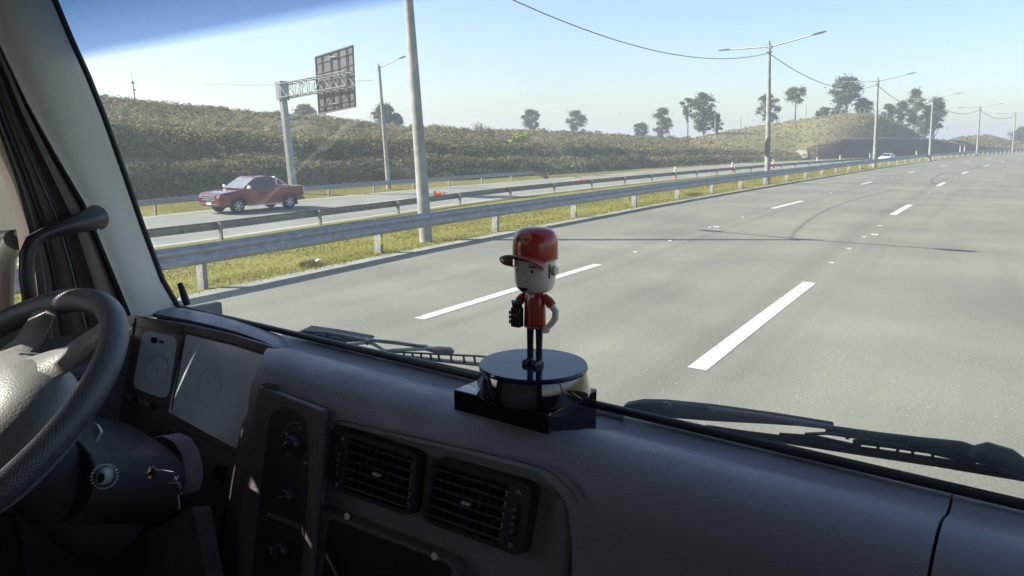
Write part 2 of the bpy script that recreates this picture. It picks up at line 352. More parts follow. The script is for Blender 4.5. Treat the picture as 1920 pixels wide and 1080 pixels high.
opp = strip('opposite_road', SR, [tab(U_FAR), lambda s: .5*(lerp_t(U_FAR, s)+lerp_t(U_R2, s)), tab(U_R2, -.25)], OZ, M['road2']); tag(opp, 'pale opposite carriageway beyond the two median guard rails', 'road')
def med_z(s, u):
    a = lerp_t(U_EDGE, s); b = lerp_t(U_R2, s)-.25; f = (a-u)/(a-b); f = min(1, max(0, f))
    return .012+(-1.44-.012)*(f*f*(3-2*f))-.10*math.exp(-((u-a+1.6)/1.1)**2)
def uf_med(k): return lambda s: lerp_t(U_EDGE, s)+(lerp_t(U_R2, s)-.25-lerp_t(U_EDGE, s))*k
median = strip('median', SR, [uf_med(k/14) for k in range(15)], med_z, M['grass']); tag(median, 'green and yellow grass median sloping down between the carriageways', 'grass strip')
# markings
def dashes(T_, segs, wid, name, m, z=.005, parent=road):
    mb = MB(); mb.uv = []
    for s0, s1 in segs:
        ss = fr(s0, s1, 1.5) if s1-s0 > 1.5 else [s0, s1]; base = len(mb.v)
        for s in ss:
            u = lerp_t(T_, s)
            for d in (-wid/2, wid/2): mb.v.append(SU(s, u+d, z)); mb.uv.append((s, u))
        for i in range(len(ss)-1): mb.f.append((base+2*i, base+2*i+1, base+2*i+3, base+2*i+2))
    o = build(mb, name, m, parent, fixn=False)
    if o.data.polygons[0].normal.z < 0: o.data.flip_normals()
    return o
d1 = [(-5.82, -.7), (12.77, 16.6), (29.2, 32.2)]+[(29.2+16.2*k, 32.2+16.2*k) for k in range(1, 14)]
d2 = [(-5.92, -.38), (12.68, 17.1), (30, 34), (46.5, 50.7), (64.2, 69.4)]+[(80+16.2*k, 84+16.2*k) for k in range(0, 10)]
dashes(U_L1, [(-24, -19)]+d1, .17, 'lane_line', M['paint'])
dashes(U_L2, [(-24, -19)]+d2, .20, 'lane_line', M['paint'])
dashes([(s, u+.42) for s, u in U_POST], [(35.5, 240)], .16, 'edge_line', M['paint'])
dashes([(s, u-.60) for s, u in U_R2], [(-40, 240)], .14, 'edge_line', M['paint_y'], OZ+.005, opp)
dashes([(s, u+.35) for s, u in U_FAR], [(-40, 240)], .15, 'edge_line', M['paint_y'], OZ+.005, opp)
dashes([(s, (u+v)/2) for (s, u), v in [((s, u), lerp_t(U_FAR, s)) for s, u in U_R2]], [(-30+16*k, -26+16*k) for k in range(14)], .14, 'lane_line', M['paint'], OZ+.005, opp)
mb = MB()
for s, u in [(-1.3, 8.32), (1.9, 8.2), (4.1, 8.1), (6.4, 8.0), (9.2, 7.9), (1.1, 4.60), (3.1, 4.52), (6.2, 4.33), (9.3, 4.2), (22, 3.85), (24.5, 7.3), (39, 3.45), (41, 6.6)]:
    h_ = heading(s); X = Vector((math.sin(h_), math.cos(h_), 0)); Y = Vector((X.y, -X.x, 0)); mb.box(SU(s, u, .010), (.05, .09, .016), X, Y)
build(mb, 'road_studs', M['stud'], road)
for s, u in ((6.35, 4.32), (6.9, 8.02)):
    h_ = heading(s); X = Vector((math.sin(h_), math.cos(h_), 0)); Y = Vector((X.y, -X.x, 0)); mb = MB().box(SU(s+.05, u+.12, .015), (.08, .16, .022), X, Y); build(mb, 'reflective_stud', M['stud'], road)

M['tar'] = mat('crack_sealant', (.125, .127, .108), (.15, .152, .128), 9, .7)
mb = MB(); rc_ = random.Random(5)
for s0, u0, ds, du in ((12.0, 5.6, 1.6, 1.5), (20, 4.6, 2.5, 2.0), (30, 2.0, 3, 2.2), (26, 8.6, 1.5, 2.5)):
    pts = []
    for k in range(11):
        t = k/10; pts.append((s0+ds*t+rc_.uniform(-.06, .06), u0+du*t+rc_.uniform(-.06, .06)))
    base = len(mb.v)
    for k, (s, u) in enumerate(pts):
        w2 = .008+.012*math.sin(math.pi*k/10)
        mb.v += [SU(s-w2, u, .0035), SU(s+w2, u, .0035)]
    for k in range(10): mb.f.append((base+2*k, base+2*k+1, base+2*k+3, base+2*k+2))
sc2 = build(mb, 'sealed_crack', M['tar'], road, fixn=False)
if sc2.data.polygons[0].normal.z < 0: sc2.data.flip_normals()
# median grass blades
mb = MB(); rnd = random.Random(3)
def blade(mb, P, h_, wd, rnd):
    a = rnd.uniform(0, 6.283); t = Vector((math.cos(a), math.sin(a), 0))*wd; ln = Vector((rnd.uniform(-1, 1), rnd.uniform(-1, 1), 0))*h_*.6
    n = len(mb.v); mb.v += [P-t, P+t, P+ln+Vector((0, 0, h_))]; mb.f.append((n, n+1, n+2))
for k in range(95000):
    s = -9+72*rnd.random()**1.5; a = lerp_t(U_EDGE, s)+.12; u = a-rnd.random()**1.3*7.5; u -= .0
    if u > a-.12 and rnd.random() < .5: continue
    q = noise.noise(Vector((s*.7, u*.9, 0)))
    if q < -.32 and rnd.random() < .7: continue
    h_ = (.022+.032*rnd.random())*(1+.6*q)*(1+s*.006)
    blade(mb, SU(s, u, med_z(s, min(u, a-.12))-.005), h_, .010+.006*rnd.random()+s*.0003, rnd)
tag(build(mb, 'grass', M['blade'], fixn=False, loc=(0, 0, 0)), 'short green and straw coloured grass growing along the median', 'grass', kind='stuff')
# tufts and litter on the median
def tuft(name, P, r_, h_, n, label, m, cat='grass tuft', group=None):
    mb = MB(); rr = random.Random(int(P.x*100))
    for k in range(n):
        a = rr.uniform(0, 6.283); q = rr.random()**.5*r_; blade(mb, P+Vector((math.cos(a)*q, math.sin(a)*q, -.01)), h_*(.4+.6*rr.random())*(1-.5*q/r_), .008, rr)
    return tag(build(mb, name, m, fixn=False, loc=P), label, cat, group)
M['straw'] = foliage('dry_straw', [(.2, (.10, .08, .035)), (.5, (.17, .14, .06)), (.8, (.22, .19, .08))], 2, .7, .2)
P = G(583, 497); tuft('grass_tuft', P, .22, .16, 500, 'brown dry grass tuft on the road edge near the nearest guard rail posts', M['straw'])
P = G(1302, 366); tuft('grass_tuft', P, .38, .22, 600, 'dry brown grass heap under the guard rail beyond the yellow reflector post', M['straw'])
P = G(597, 492)+Vector((0, 0, .02)); mb = MB(); mb.lathe(P, [(0, -.03), (.045, -.02), (.06, .01), (.04, .04), (0, .05)], 9); tag(build(mb, 'crumpled_paper', M['white'], smooth=True), 'small white crumpled litter beside the brown grass tuft', 'litter')

# ------------------------------------------------------------------ guard rails
def wbeam(T_, s0, s1, zf, du, side, m, parent, st=1.0, hgt=.31):
    prof = [(0, 0), (.012, .02), (.075, .055), (.08, .095), (.015, .145), (.015, .165), (.08, .215), (.075, .255), (.012, .29), (0, .31)]
    mb = MB(); rings = []
    for s in fr(s0, s1, st):
        u = lerp_t(T_, s)+du; z = zf(s)
        front = [SU(s, u+side*x, z+y) for x, y in prof]; back = [SU(s, u+side*(x-.006), z+y) for x, y in reversed(prof)]
        rings.append(front+back)
    mb.loft(rings, True, True); return build(mb, 'beam', m, parent, smooth=True, ang=60)
def oriented(s):
    h_ = heading(s); X = Vector((math.sin(h_), math.cos(h_), 0)); return X, Vector((X.y, -X.x, 0))
def rail(name, label, T_, s0, s1, posts, zg, top, side, mb_, mp, refl=()):
    P0 = SU(s0, lerp_t(T_, s0), zg(s0)); root = thing(name, label, 'guard rail', P0, 'steel guard rails')
    wbeam(T_, s0, s1, lambda s: zg(s)+top-.31, side*.13, side, mb_, root)
    for i, s in enumerate(posts):
        X, Y = oriented(s); u = lerp_t(T_, s); g = zg(s); hh = top-.02
        mb = MB(); c = SU(s, u, 0); c.z = g-.2+(hh+.2)/2
        mb.box(c, (.008, .15, hh+.2), X, Y)                       # web and two flanges of the C post
        mb.box(c+X*.035-Y*.078, (.078, .006, hh+.2), X, Y); mb.box(c+X*.035+Y*.078, (.078, .006, hh+.2), X, Y)
        cb = SU(s, u+side*.10, g+top-.155); mb.box(cb, (.10, .055, .22), X, Y)
        p = build(mb, 'post', mp, root)
        b2 = MB(); q = SU(s, u+side*.21, g+top-.155); b2.lathe(q, [(0, -.005), (.02, -.005), (.02, .004), (.012, .012), (0, .013)], 8, Z=Y*side); build(b2, 'bolt', M['galv_dull'], p)
        if i in refl:
            b3 = MB(); b3.box(SU(s, u+side*.090, g+.25)-X*.0+X*.012, (.075, .008, .15), X, Y); build(b3, 'reflector', M['yellow'], p)
    return root
pp = [-33, -28.8, -24.6, -20.4, -16.2, -11, -6.13, -1.91, 2.4, 6.49, 10.89, 14.75, 18.59, 22.39, 26.21]
while pp[-1] < 190: pp.append(pp[-1]+3.95)
rail('guard_rail', 'nearest blue grey steel guard rail beside our road, with yellow reflectors on its posts', U_POST, -36, 220, pp, lambda s: .0 if s > -5 else 0.0, .70, 1, M['galv'], M['post'], set([7, 9, 11, 13, 15, 17, 19, 21, 23, 25, 27, 29, 31, 33]))
pr2 = [-28+4.3*k for k in range(7)]; pr2 = [p for p in pr2 if p < 3]+[4.02, 9.36, 14.85, 20.74, 26.6]
while pr2[-1] < 190: pr2.append(pr2[-1]+(5.6 if pr2[-1] < 40 else 5.2))
rail('guard_rail', 'weathered grey guard rail on the far side of the grass median, seen from its back', U_R2, -30, 220, pr2, lambda s: OZ, .70, -1, M['galv_dull'], M['galv_dull'])
U_R3 = [(s, u-1.1) for s, u in U_FAR]
g3 = rail('guard_rail', 'farthest guard rail at the foot of the hill, ending in a ramp', U_R3, -20, 47, [-18+4.4*k for k in range(15)], lambda s: OZ+.02, .72, 1, M['galv'], M['galv_dull'])
mb = MB(); e = lambda s, u, z: SU(s, lerp_t(U_R3, s)+u, z)
mb.loft([[e(47, .13, OZ+.43), e(47, .13, OZ+.74), e(47, .20, OZ+.74), e(47, .20, OZ+.43)], [e(50.5, -.5, OZ-.1), e(50.5, -.5, OZ+.12), e(50.5, -.43, OZ+.12), e(50.5, -.43, OZ-.1)]])
build(mb, 'end_ramp', M['galv_dull'], g3)

# ------------------------------------------------------------------ terrain beyond the opposite carriageway
TOE = [(-500, 33), (0, 36), (180, 41), (250, 44), (568, 55), (860, 69), (1090, 84), (1300, 108), (1500, 138), (1650, 160), (1760, 180), (1920, 228), (2600, 330)]
BROW_Y = [(-500, 205), (0, 226), (211, 237), (530, 255), (860, 268), (1100, 275), (1394, 282), (1480, 287), (1505, 284), (1530, 273), (1580, 263), (1660, 261), (1750, 262), (1790, 270), (1850, 275), (1920, 279), (2600, 275)]
CREST_Y = [(-500, 166), (0, 187), (180, 197), (250, 202), (350, 211), (450, 218), (560, 221), (650, 231), (760, 241), (860, 245), (940, 247), (1000, 250), (1090, 253), (1170, 258), (1270, 262), (1300, 259), (1350, 249), (1400, 240), (1440, 234), (1500, 225), (1560, 218), (1610, 214), (1640, 217), (1690, 235), (1740, 263), (1765, 268), (1800, 257), (1850, 254), (1880, 260), (1920, 273), (2000, 268), (2600, 258)]
CREST_D = [(-500, 62), (0, 68), (250, 77), (568, 88), (860, 102), (1170, 128), (1300, 165), (1440, 195), (1560, 186), (1610, 176), (1650, 176), (1700, 186), (1740, 200), (1800, 225), (1860, 240), (1920, 262), (2600, 380)]
def zy(D, y): return H-(y-262)/1400.0*D
def px_dir(px):
    x = (px-960)/FPX; r = ray(px, 262); return Vector((r.x/r.y, 1, 0))
def terr(px, v):
    """v: 0 verge start, 1 toe, 2 brow, 3 terrace back, 4 crest, 5 behind, 6 far"""
    dt = lerp_t(TOE, px); zt = -1.38
    cut = min(1, max(0, (px-1500)/50))
    db = dt+8+(0 if cut == 0 else -2*cut); zb = zy(db, lerp_t(BROW_Y, px))
    dr = db+4-1.5*cut; zr = zb+.1
    dc = lerp_t(CREST_D, px); zc = zy(dc, lerp_t(CREST_Y, px))
    pts = [(dt-8, -1.60), (dt-4.2, -1.46), (dt, zt), (db, zb), (dr, zr), (dc, zc), (dc+16, zc-.8), (dc+90, zc-4), (dc+300, zc-9)]
    v = v+1 if v >= 0 else 0
    i = min(int(v), len(pts)-2); f = v-i; g = f
    if i == 2: g = f; zz = pts[i][1]+(pts[i+1][1]-pts[i][1])*(f-math.sin(4*math.pi*f)/(4*math.pi)*.85*(1-cut))
    elif i == 4: zz = pts[i][1]+(pts[i+1][1]-pts[i][1])*(math.sin(f*math.pi/2)**(.85+.3*cut)-.10*math.sin(math.pi*2*f)*(1-cut) if (px < 1290 or px > 1540) else f)
    else: zz = pts[i][1]+(pts[i+1][1]-pts[i][1])*f
    D = pts[i][0]+(pts[i+1][0]-pts[i][0])*g
    d = px_dir(px); P = Vector((d.x*D, D, zz))
    if 1.2 < v < 8:
        a = 0 if v < 2 else min(1, (v-2)*2)
        n = noise.noise(Vector((P.x*.12, P.y*.12, 0)))*.55+noise.noise(Vector((P.x*.4, P.y*.4, 5)))*.28
        k = .32 if (px > 1510) else (.35 if px > 1300 else .8)
        P.z += n*a*k*(.5 if abs(v-5) < .2 else 1)
    return P
mb = MB(); cols_ = [-500+20*i for i in range(156)]
vs_rows = [-1, 0, .5, 1, 1.12, 1.25, 1.4, 1.55, 1.7, 1.85, 2, 2.4, 3, 3.08, 3.16, 3.25, 3.35, 3.45, 3.55, 3.65, 3.75, 3.85, 3.93, 4, 4.25, 4.6, 5, 5.5, 6, 7]
nr = len(vs_rows)
for c_ in cols_:
    for v in vs_rows: mb.v.append(terr(c_, v))
for i in range(len(cols_)-1):
    for j in range(nr-1): mb.f.append((i*nr+j, (i+1)*nr+j, (i+1)*nr+j+1, i*nr+j+1))
def hill_mat():
    m = bpy.data.materials.new('hill_cover'); m.use_nodes = True; t = m.node_tree; N = t.nodes; L = t.links
    b = N['Principled BSDF']; b.inputs['Roughness'].default_value = .95; b.inputs['Specular IOR Level'].default_value = .1
    tc = N.new('ShaderNodeTexCoord'); O = tc.outputs['Object']
    n = N.new('ShaderNodeTexNoise'); n.inputs['Scale'].default_value = .22; n.inputs['Detail'].default_value = 9; n.inputs['Roughness'].default_value = .7; L.new(O, n.inputs[0])
    at_ = N.new('ShaderNodeAttribute'); at_.attribute_name = 'cover'
    sp = N.new('ShaderNodeSeparateColor'); L.new(at_.outputs['Color'], sp.inputs[0])
    r0 = ramp(N, [(.3, (.085, .082, .04)), (.5, (.14, .125, .065)), (.68, (.20, .165, .09))]); L.new(n.outputs[0], r0.inputs[0])      # shrub floor
    r1 = ramp(N, [(.3, (.15, .13, .055)), (.5, (.20, .19, .07)), (.7, (.26, .20, .10))]); L.new(n.outputs[0], r1.inputs[0])       # meadow
    r2 = ramp(N, [(.3, (.050, .042, .042)), (.5, (.072, .054, .048)), (.7, (.10, .075, .055))]); L.new(n.outputs[0], r2.inputs[0])    # cut slope: soil, with the shade of its face put into the dark tone
    r3 = ramp(N, GR); L.new(n.outputs[0], r3.inputs[0])
    def mix(f, a, c):
        x = N.new('ShaderNodeMix'); x.data_type = 'RGBA'; L.new(f, x.inputs[0]); L.new(a, x.inputs[6]); L.new(c, x.inputs[7]); return x.outputs[2]
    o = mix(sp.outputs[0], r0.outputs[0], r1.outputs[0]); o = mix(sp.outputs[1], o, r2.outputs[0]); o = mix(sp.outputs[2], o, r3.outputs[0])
    L.new(o, b.inputs['Base Color'])
    n3 = N.new('ShaderNodeTexNoise'); n3.inputs['Scale'].default_value = 1.6; n3.inputs['Detail'].default_value = 8; n3.inputs['Roughness'].default_value = .7; L.new(O, n3.inputs[0])
    bp = N.new('ShaderNodeBump'); bp.inputs['Strength'].default_value = .7; bp.inputs['Distance'].default_value = .4; L.new(n3.outputs[0], bp.inputs['Height']); L.new(bp.outputs[0], b.inputs['Normal'])
    return m
M['hill'] = hill_mat()
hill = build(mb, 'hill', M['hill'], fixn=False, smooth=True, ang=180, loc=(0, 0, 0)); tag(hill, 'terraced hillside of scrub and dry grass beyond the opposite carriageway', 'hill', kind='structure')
ca = hill.data.color_attributes.new('cover', 'FLOAT_COLOR', 'POINT')
ss_ = lambda x, a, b: min(1, max(0, (x-a)/(b-a)))
k = 0
for c_ in cols_:
    for v in vs_rows:
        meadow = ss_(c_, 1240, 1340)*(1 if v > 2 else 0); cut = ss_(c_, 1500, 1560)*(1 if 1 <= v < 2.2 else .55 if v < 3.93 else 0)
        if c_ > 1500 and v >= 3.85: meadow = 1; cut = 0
        if c_ > 1765 and v > 3: cut *= .3
        grass_ = 1 if v <= .9 else 0
        ca.data[k].color = (meadow, cut, grass_, 1); k += 1

# scrub: thousands of leafy tufts, one mass nobody could count
def clump(mb, P, r_, n, rnd, ls=.16, flat=.8):
    for q in range(n):
        d = Vector((rnd.gauss(0, 1), rnd.gauss(0, 1), abs(rnd.gauss(0, 1))*flat)); d.normalize(); p = P+d*r_*(.35+.65*rnd.random())
        a = Vector((rnd.gauss(0, 1), rnd.gauss(0, 1), rnd.gauss(0, 1))).normalized()*ls*(.5+rnd.random()); b = a.cross(d+Vector((.01, 0, .3))).normalized()*ls*(.35+.5*rnd.random())
        k = len(mb.v); mb.v += [p-a, p+b, p+a*1.1, p-b*.8]; mb.f.append((k, k+1, k+2, k+3))
M['scrub_a'] = foliage('scrub_green', [(.30, (.06, .085, .026)), (.42, (.13, .165, .05)), (.50, (.23, .24, .085)), (.58, (.20, .17, .085)), (.66, (.30, .31, .12)), (.85, (.42, .39, .20))], .11, .30, .45)
M['scrub_b'] = foliage('scrub_brown', [(.25, (.08, .085, .040)), (.45, (.16, .145, .075)), (.6, (.24, .20, .105)), (.8, (.32, .28, .16))], .10, .32, .35)
ra = MB(); rb = MB(); rbr = MB(); rnd = random.Random(11)
def mound(mb, P, r_, n, rnd, ls, hf=.75):
    for q in range(n):
        a = rnd.uniform(0, 6.283); z = rnd.random()**.8; c = math.sqrt(max(0, 1-z*z)); d = Vector((math.cos(a)*c, math.sin(a)*c, z)); p = P+Vector((d.x, d.y, d.z*hf))*r_*rnd.uniform(.8, 1.06)
        t = Vector((rnd.gauss(0, 1), rnd.gauss(0, 1), rnd.gauss(0, 1))); t = (t-d*t.dot(d)*.6).normalized(); u_ = d.cross(t).normalized(); s1 = ls*rnd.uniform(.5, 1.3); s2 = s1*rnd.uniform(.35, .7)
        k = len(mb.v); mb.v += [p-t*s1, p+u_*s2, p+t*s1, p-u_*s2]; mb.f.append((k, k+1, k+2, k+3))
for k in range(19000):
    px = 40+1475*rnd.random()**.9; v = rnd.uniform(1.02, 2.02) if rnd.random() < .52 else rnd.uniform(2.0, 4.03)
    if px > 1290 and v > 2.1 and rnd.random() < .93: continue
    P = terr(px, v); q = noise.noise(Vector((P.x*.13, P.y*.13, v*.7))); D = P.y
    if q < -.28 and rnd.random() < .75: continue
    r_ = (.16+.42*rnd.random()**2.6+max(0, q)*.38)*(1.0+.004*D)
    if 1.0 < v < 1.1: r_ *= .6
    if 1.85 < v < 2.1: r_ *= .6
    if px > 1290: r_ *= .6
    tgt = ra if (v < 1.95 and rnd.random() > .25 or rnd.random() < .22) else rb
    if (1.9 < v < 2.12 or 1.44 < v < 1.56) and rnd.random() < .65: tgt = rbr
    ls = .06+.0009*D; mound(tgt, P+Vector((0, 0, -.12*r_)), r_, int(12+26*r_) if D < 80 else int(9+18*r_), rnd, ls)
tag(build(ra, 'green_scrub', M['scrub_a'], fixn=False, loc=(0, 0, 0)), 'dense green scrub covering the lower slope of the hillside', 'undergrowth', kind='stuff')
tag(build(rb, 'brown_scrub', M['scrub_b'], fixn=False, loc=(0, 0, 0)), 'brownish dry scrub covering the upper slope of the hillside', 'undergrowth', kind='stuff')
M['scrub_d'] = foliage('brow_grass', [(.25, (.16, .15, .06)), (.5, (.27, .26, .09)), (.8, (.38, .33, .16))], .3, .5, .4)
tag(build(rbr, 'brow_grass', M['scrub_d'], fixn=False, loc=(0, 0, 0)), 'pale yellowish growth along the edge of the hillside terrace', 'undergrowth', kind='stuff')
# cut slope and meadow ground cover
rc = MB()
for k in range(9000):
    px = rnd.uniform(1230, 1925); v = rnd.uniform(1.0, 4.02); P = terr(px, v)
    if (1485 < px < 1525 or px > 1540) and v < 2.3: continue
    if px > 1500 and v < 3.9 and rnd.random() < .5: continue
    clump(rc, P, .22+.3*rnd.random()**3, 5, rnd, .10+.0007*P.y, .5)
M['scrub_c'] = foliage('meadow_tufts', [(.25, (.12, .10, .045)), (.45, (.18, .165, .065)), (.6, (.23, .20, .09)), (.8, (.29, .23, .13))], .1, .4, .2)
tag(build(rc, 'meadow_tufts', M['scrub_c'], fixn=False, loc=(0, 0, 0)), 'low straw coloured tufts over the right hill and its cut slope', 'undergrowth', kind='stuff')
# isolated bushes one can tell apart
def bush(px, y, D, r_, label, m, n=420, ls=.14, flat=1.0):
    P = at(px, y, D); mb = MB(); rr = random.Random(px)
    for k in range(12):
        d = Vector((rr.uniform(-1, 1), rr.uniform(-1, 1), rr.uniform(0, 1)))*r_*.75; clump(mb, P+d, r_*.5, n//12, rr, ls, flat)
    o = thing('bush', label, 'bush', P)
    build(mb, 'foliage', m, o, fixn=False); st = MB(); st.tube([P-Vector((0, 0, .3)), P+Vector((.05, 0, r_*.6))], [.05, .02], 6); build(st, 'stem', M['bark'], o)
M['bright'] = foliage('bright_leaves', [(.2, (.16, .22, .03)), (.5, (.26, .33, .05)), (.8, (.36, .40, .09))], 1.5, .5, .35)
bush(975, 268, 76.5, 1.05, 'bright yellow green bush on the terrace of the hillside', M['bright'])
bush(905, 262, 84, 1.7, 'large brown leafless looking bush left of the bright green bush', M['scrub_b'], 900, .10)
bush(1090, 316, 80, .9, 'pale green bush just behind the end of the farthest guard rail', M['scrub_a'])

# drainage channel down the right hill
mb = MB(); path = [(1494, 280, 2.25), (1499, 284, 2.05), (1506, 290, 1.8), (1510, 295, 1.45), (1512, 299, 1.15), (1508, 302, 1.0)]
rows = []
for i, (px, y, v) in enumerate(path):
    wd = [1.5, 4, 6.5, 6, 5, 3][i]
    a = terr(px-wd, v); b = terr(px+wd, v); a.z += .30; b.z += .30; rows.append([a-Vector((0, 0, .5)), a, b, b-Vector((0, 0, .5))])
mb.loft(rows, False, False); tag(build(mb, 'drainage_channel', M['channel']), 'pale concrete drainage channel running down the corner of the right hill', 'drain')
# bench path on the cut
mb = MB(); rows = []
for i in range(25):
    px = 1575+i*7.5; a = terr(px, 2.0)+Vector((0, 0, .28)); b = terr(px, 2.35)+Vector((0, 0, .30)); rows.append([a-Vector((0, 0, .4)), a, b, b-Vector((0, 0, .4))])
mb.loft(rows, False, False); tag(build(mb, 'bench_path', mat('bench_soil', (.15, .13, .11), (.20, .17, .14), 2, .95)), 'narrow pale ledge across the dark cut slope', 'path', kind='structure')

# ------------------------------------------------------------------ trees
M['euc'] = foliage('eucalyptus_leaves', [(.2, (.035, .050, .024)), (.45, (.065, .085, .040)), (.65, (.10, .12, .062)), (.85, (.16, .18, .10))], .35, .45, .3)
LEAN = -.05
def tree(px, ytop, ybase, wpx, D, label, style='full', seed=1, name='eucalyptus_tree', dens=1.0):
    rr = random.Random(seed); sc_ = D/FPX; B0 = at(px, ybase, D); h_ = (ybase-ytop)*sc_; wd = wpx*sc_/2
    root = thing(name, label, 'tree', B0-Vector((0, 0, 1.2)), 'eucalyptus trees along the hill tops')
    up = lambda f, x=0, y=0: B0+Vector((x+LEAN*h_*f, y, h_*f))
    cr = MB(); tk = MB(); lo = {'full': .12, 'umbrella': .55, 'tall': .3, 'bush': .0}[style]
    tk.tube([up(-.15), up(.3, rr.uniform(-.02, .02)*h_), up(.62, rr.uniform(-.03, .03)*h_), up(.9)], [.035*h_*.5+.05, .028*h_*.5+.04, .012*h_+.02, .02], 7)
    n = int({'full': 38, 'umbrella': 22, 'tall': 28, 'bush': 22}[style]*dens)
    for k in range(n):
        f = lo+(1-lo)*((k+.5)/n)**.9; g = (f-lo)/(1-lo)
        if style == 'umbrella': rad = wd*math.sqrt(max(0, 1-(g-.45)**2*2.4))
        elif style == 'tall': rad = wd*(.55+.45*math.sin(g*math.pi))*(1-.3*g)
        else: rad = wd*(math.sin((g*.82+.14)*math.pi)**.55)
        a = rr.uniform(0, 6.283); q = rad*math.sqrt(rr.uniform(.12, 1)); cl = wd*rr.uniform(.22, .38)
        c = up(min(f, .985-cl/h_*.75), math.cos(a)*max(0, q-cl*.5), math.sin(a)*max(0, q-cl*.5))
        clump(cr, c, cl, 85, rr, max(.11, .055*wd+.06), .8)
        for z in range(20):
            d = Vector((rr.gauss(0, 1), rr.gauss(0, 1), rr.gauss(0, .8)))*cl*.6; clump(cr, c+d, cl*.25, 3, rr, max(.09, .04*wd+.05), 1)
        if rr.random() < .6: st = up(max(.1, f-.22)); tk.tube([st, st.lerp(c, .5)+Vector((0, 0, -.03*h_)), c], [.011*h_+.01, .008*h_, .02], 5)
    build(tk, 'trunk', M['bark'], root, smooth=True); build(cr, 'crown', M['euc'], root, fixn=False)
tree(997, 208, 250, 38, 190, 'small dense tree, leftmost of the two alone on the long low ridge', 'full', 1)
tree(1082, 210, 253, 40, 190, 'rounded tree with gappy crown, right one of the pair on the long ridge', 'full', 22, dens=.8)
tree(1202, 232, 260, 30, 190, 'smallest tree, just left of a taller pointed one on the ridge', 'full', 3)
tree(1242, 205, 262, 38, 190, 'tall narrow pointed tree right of the smallest tree', 'full', 4)
tree(1289, 187, 262, 30, 172, 'thin bare stemmed tree with flat crown leaning out beside the biggest tree', 'umbrella', 5, dens=.8)
tree(1319, 178, 256, 50, 170, 'biggest dense tree on the left end of the grassy hill', 'full', 6, dens=1.3)
tree(1344, 215, 252, 24, 172, 'low round tree tucked against the right side of the biggest tree', 'full', 7)
tree(1440, 179, 236, 42, 195, 'tall tree directly behind the double arm street light', 'full', 8, dens=.85)
tree(1491, 167, 228, 42, 195, 'umbrella shaped tree with visible stem between two taller trees', 'umbrella', 9)
tree(1587, 149, 218, 66, 190, 'widest tall tree crowning the right hill top', 'tall', 10, dens=1.5)
tree(1618, 186, 220, 34, 190, 'smaller tree leaning against the widest tree on the hill top', 'full', 12)
tree(1545, 203, 221, 34, 190, 'low dark bushy tree left of the hill top fence', 'bush', 13)
tree(1572, 200, 220, 30, 192, 'low bushy tree behind the hill top fence posts', 'bush', 14)
tree(1664, 197, 240, 32, 200, 'short round tree just right of the second double arm street light', 'full', 15)
tree(1690, 192, 250, 36, 202, 'medium tree left of the tallest tree in the right hand grove', 'full', 16)
tree(1712, 171, 262, 42, 205, 'tallest tree of the right hand grove', 'tall', 17, dens=1.4)
tree(1750, 186, 268, 46, 205, 'dark tree with several bare stems at the right end of the grove', 'tall', 18, dens=1.5)
tree(1735, 200, 262, 40, 208, 'tree filling the middle of the right hand grove', 'full', 28)
tree(572, 198, 228, 40, 130, 'round tree behind the ridge beside the overhead sign post', 'full', 19)
tree(722, 198, 240, 46, 130, 'dark round tree behind the ridge at the single arm street light', 'full', 20, dens=1.3)
tree(745, 214, 240, 24, 130, 'small tree on the right flank of the dark round tree', 'full', 26)
tree(1912, 240, 276, 40, 300, 'far tree at the right end of the skyline', 'full', 21)
tree(1768, 262, 274, 12, 230, 'tiny dark tree in the dip between the two right hills', 'full', 23)
tree(1946, 238, 276, 40, 300, 'far tree just outside the right end of the skyline', 'full', 27)

# thin posts and fence on the right hill
def mast(px, y0, y1, D, r_, name, label, cat, group=None, m='pole'):
    a = at(px, y1, D)-Vector((0, 0, .3)); h_ = (y1-y0)*D/FPX+.3; mb = MB(); mb.tube([a, a+Vector((LEAN*h_*.5, 0, h_/2)), a+Vector((LEAN*h_, 0, h_))], [r_, r_*.85, r_*.6], 8)
    return tag(build(mb, name, M[m], smooth=True, loc=a), label, cat, group)
mast(1341, 222, 268, 150, .14, 'utility_pole', 'pale utility pole on the meadow below the biggest tree', 'pole')
mast(1389, 219, 243, 185, .12, 'utility_pole', 'short far utility pole on the hill crest left of the near double arm light', 'pole')
mast(1511, 196, 226, 190, .12, 'utility_pole', 'thin pole right of the umbrella shaped tree', 'pole')
rt = thing('fence', 'low fence of pale posts on the top of the right hill', 'fence', at(1600, 216, 178))
for i in range(12):
    px = 1553+9*i; P = terr(px, 3.97); P.z = max(P.z, zy(P.y, lerp_t(CREST_Y, px)))-.1; mb = MB(); mb.box(P+Vector((0, 0, .5)), (.11, .11, 1.3)); build(mb, 'post', M['pole'], rt)
mb = MB(); mb.tube([terr(1553+9*i, 3.97)*1+Vector((0, 0, 1.0)) for i in range(12)], .035, 5); build(mb, 'wire', M['galv_dull'], rt)
for i, (px, y, lab) in enumerate([(1532, 303, 'left of the drain foot'), (1575, 300, 'first against the dark cut'), (1631, 297, 'left of the second double arm light'), (1718, 292, 'right of the white car'), (1800, 283, 'near the third hill fold'), (1808, 283, 'rightmost of the pair')]):
    D = 122+i*11; mast(px, y-9, y+1, D, .10, 'marker_post', 'small pale marker post behind the far guard rail, '+lab, 'post', 'marker posts', 'conewhite')
mb = MB(); a = at(1760, 300, 125)-Vector((0, 0, .5)); h_ = 26*125/FPX
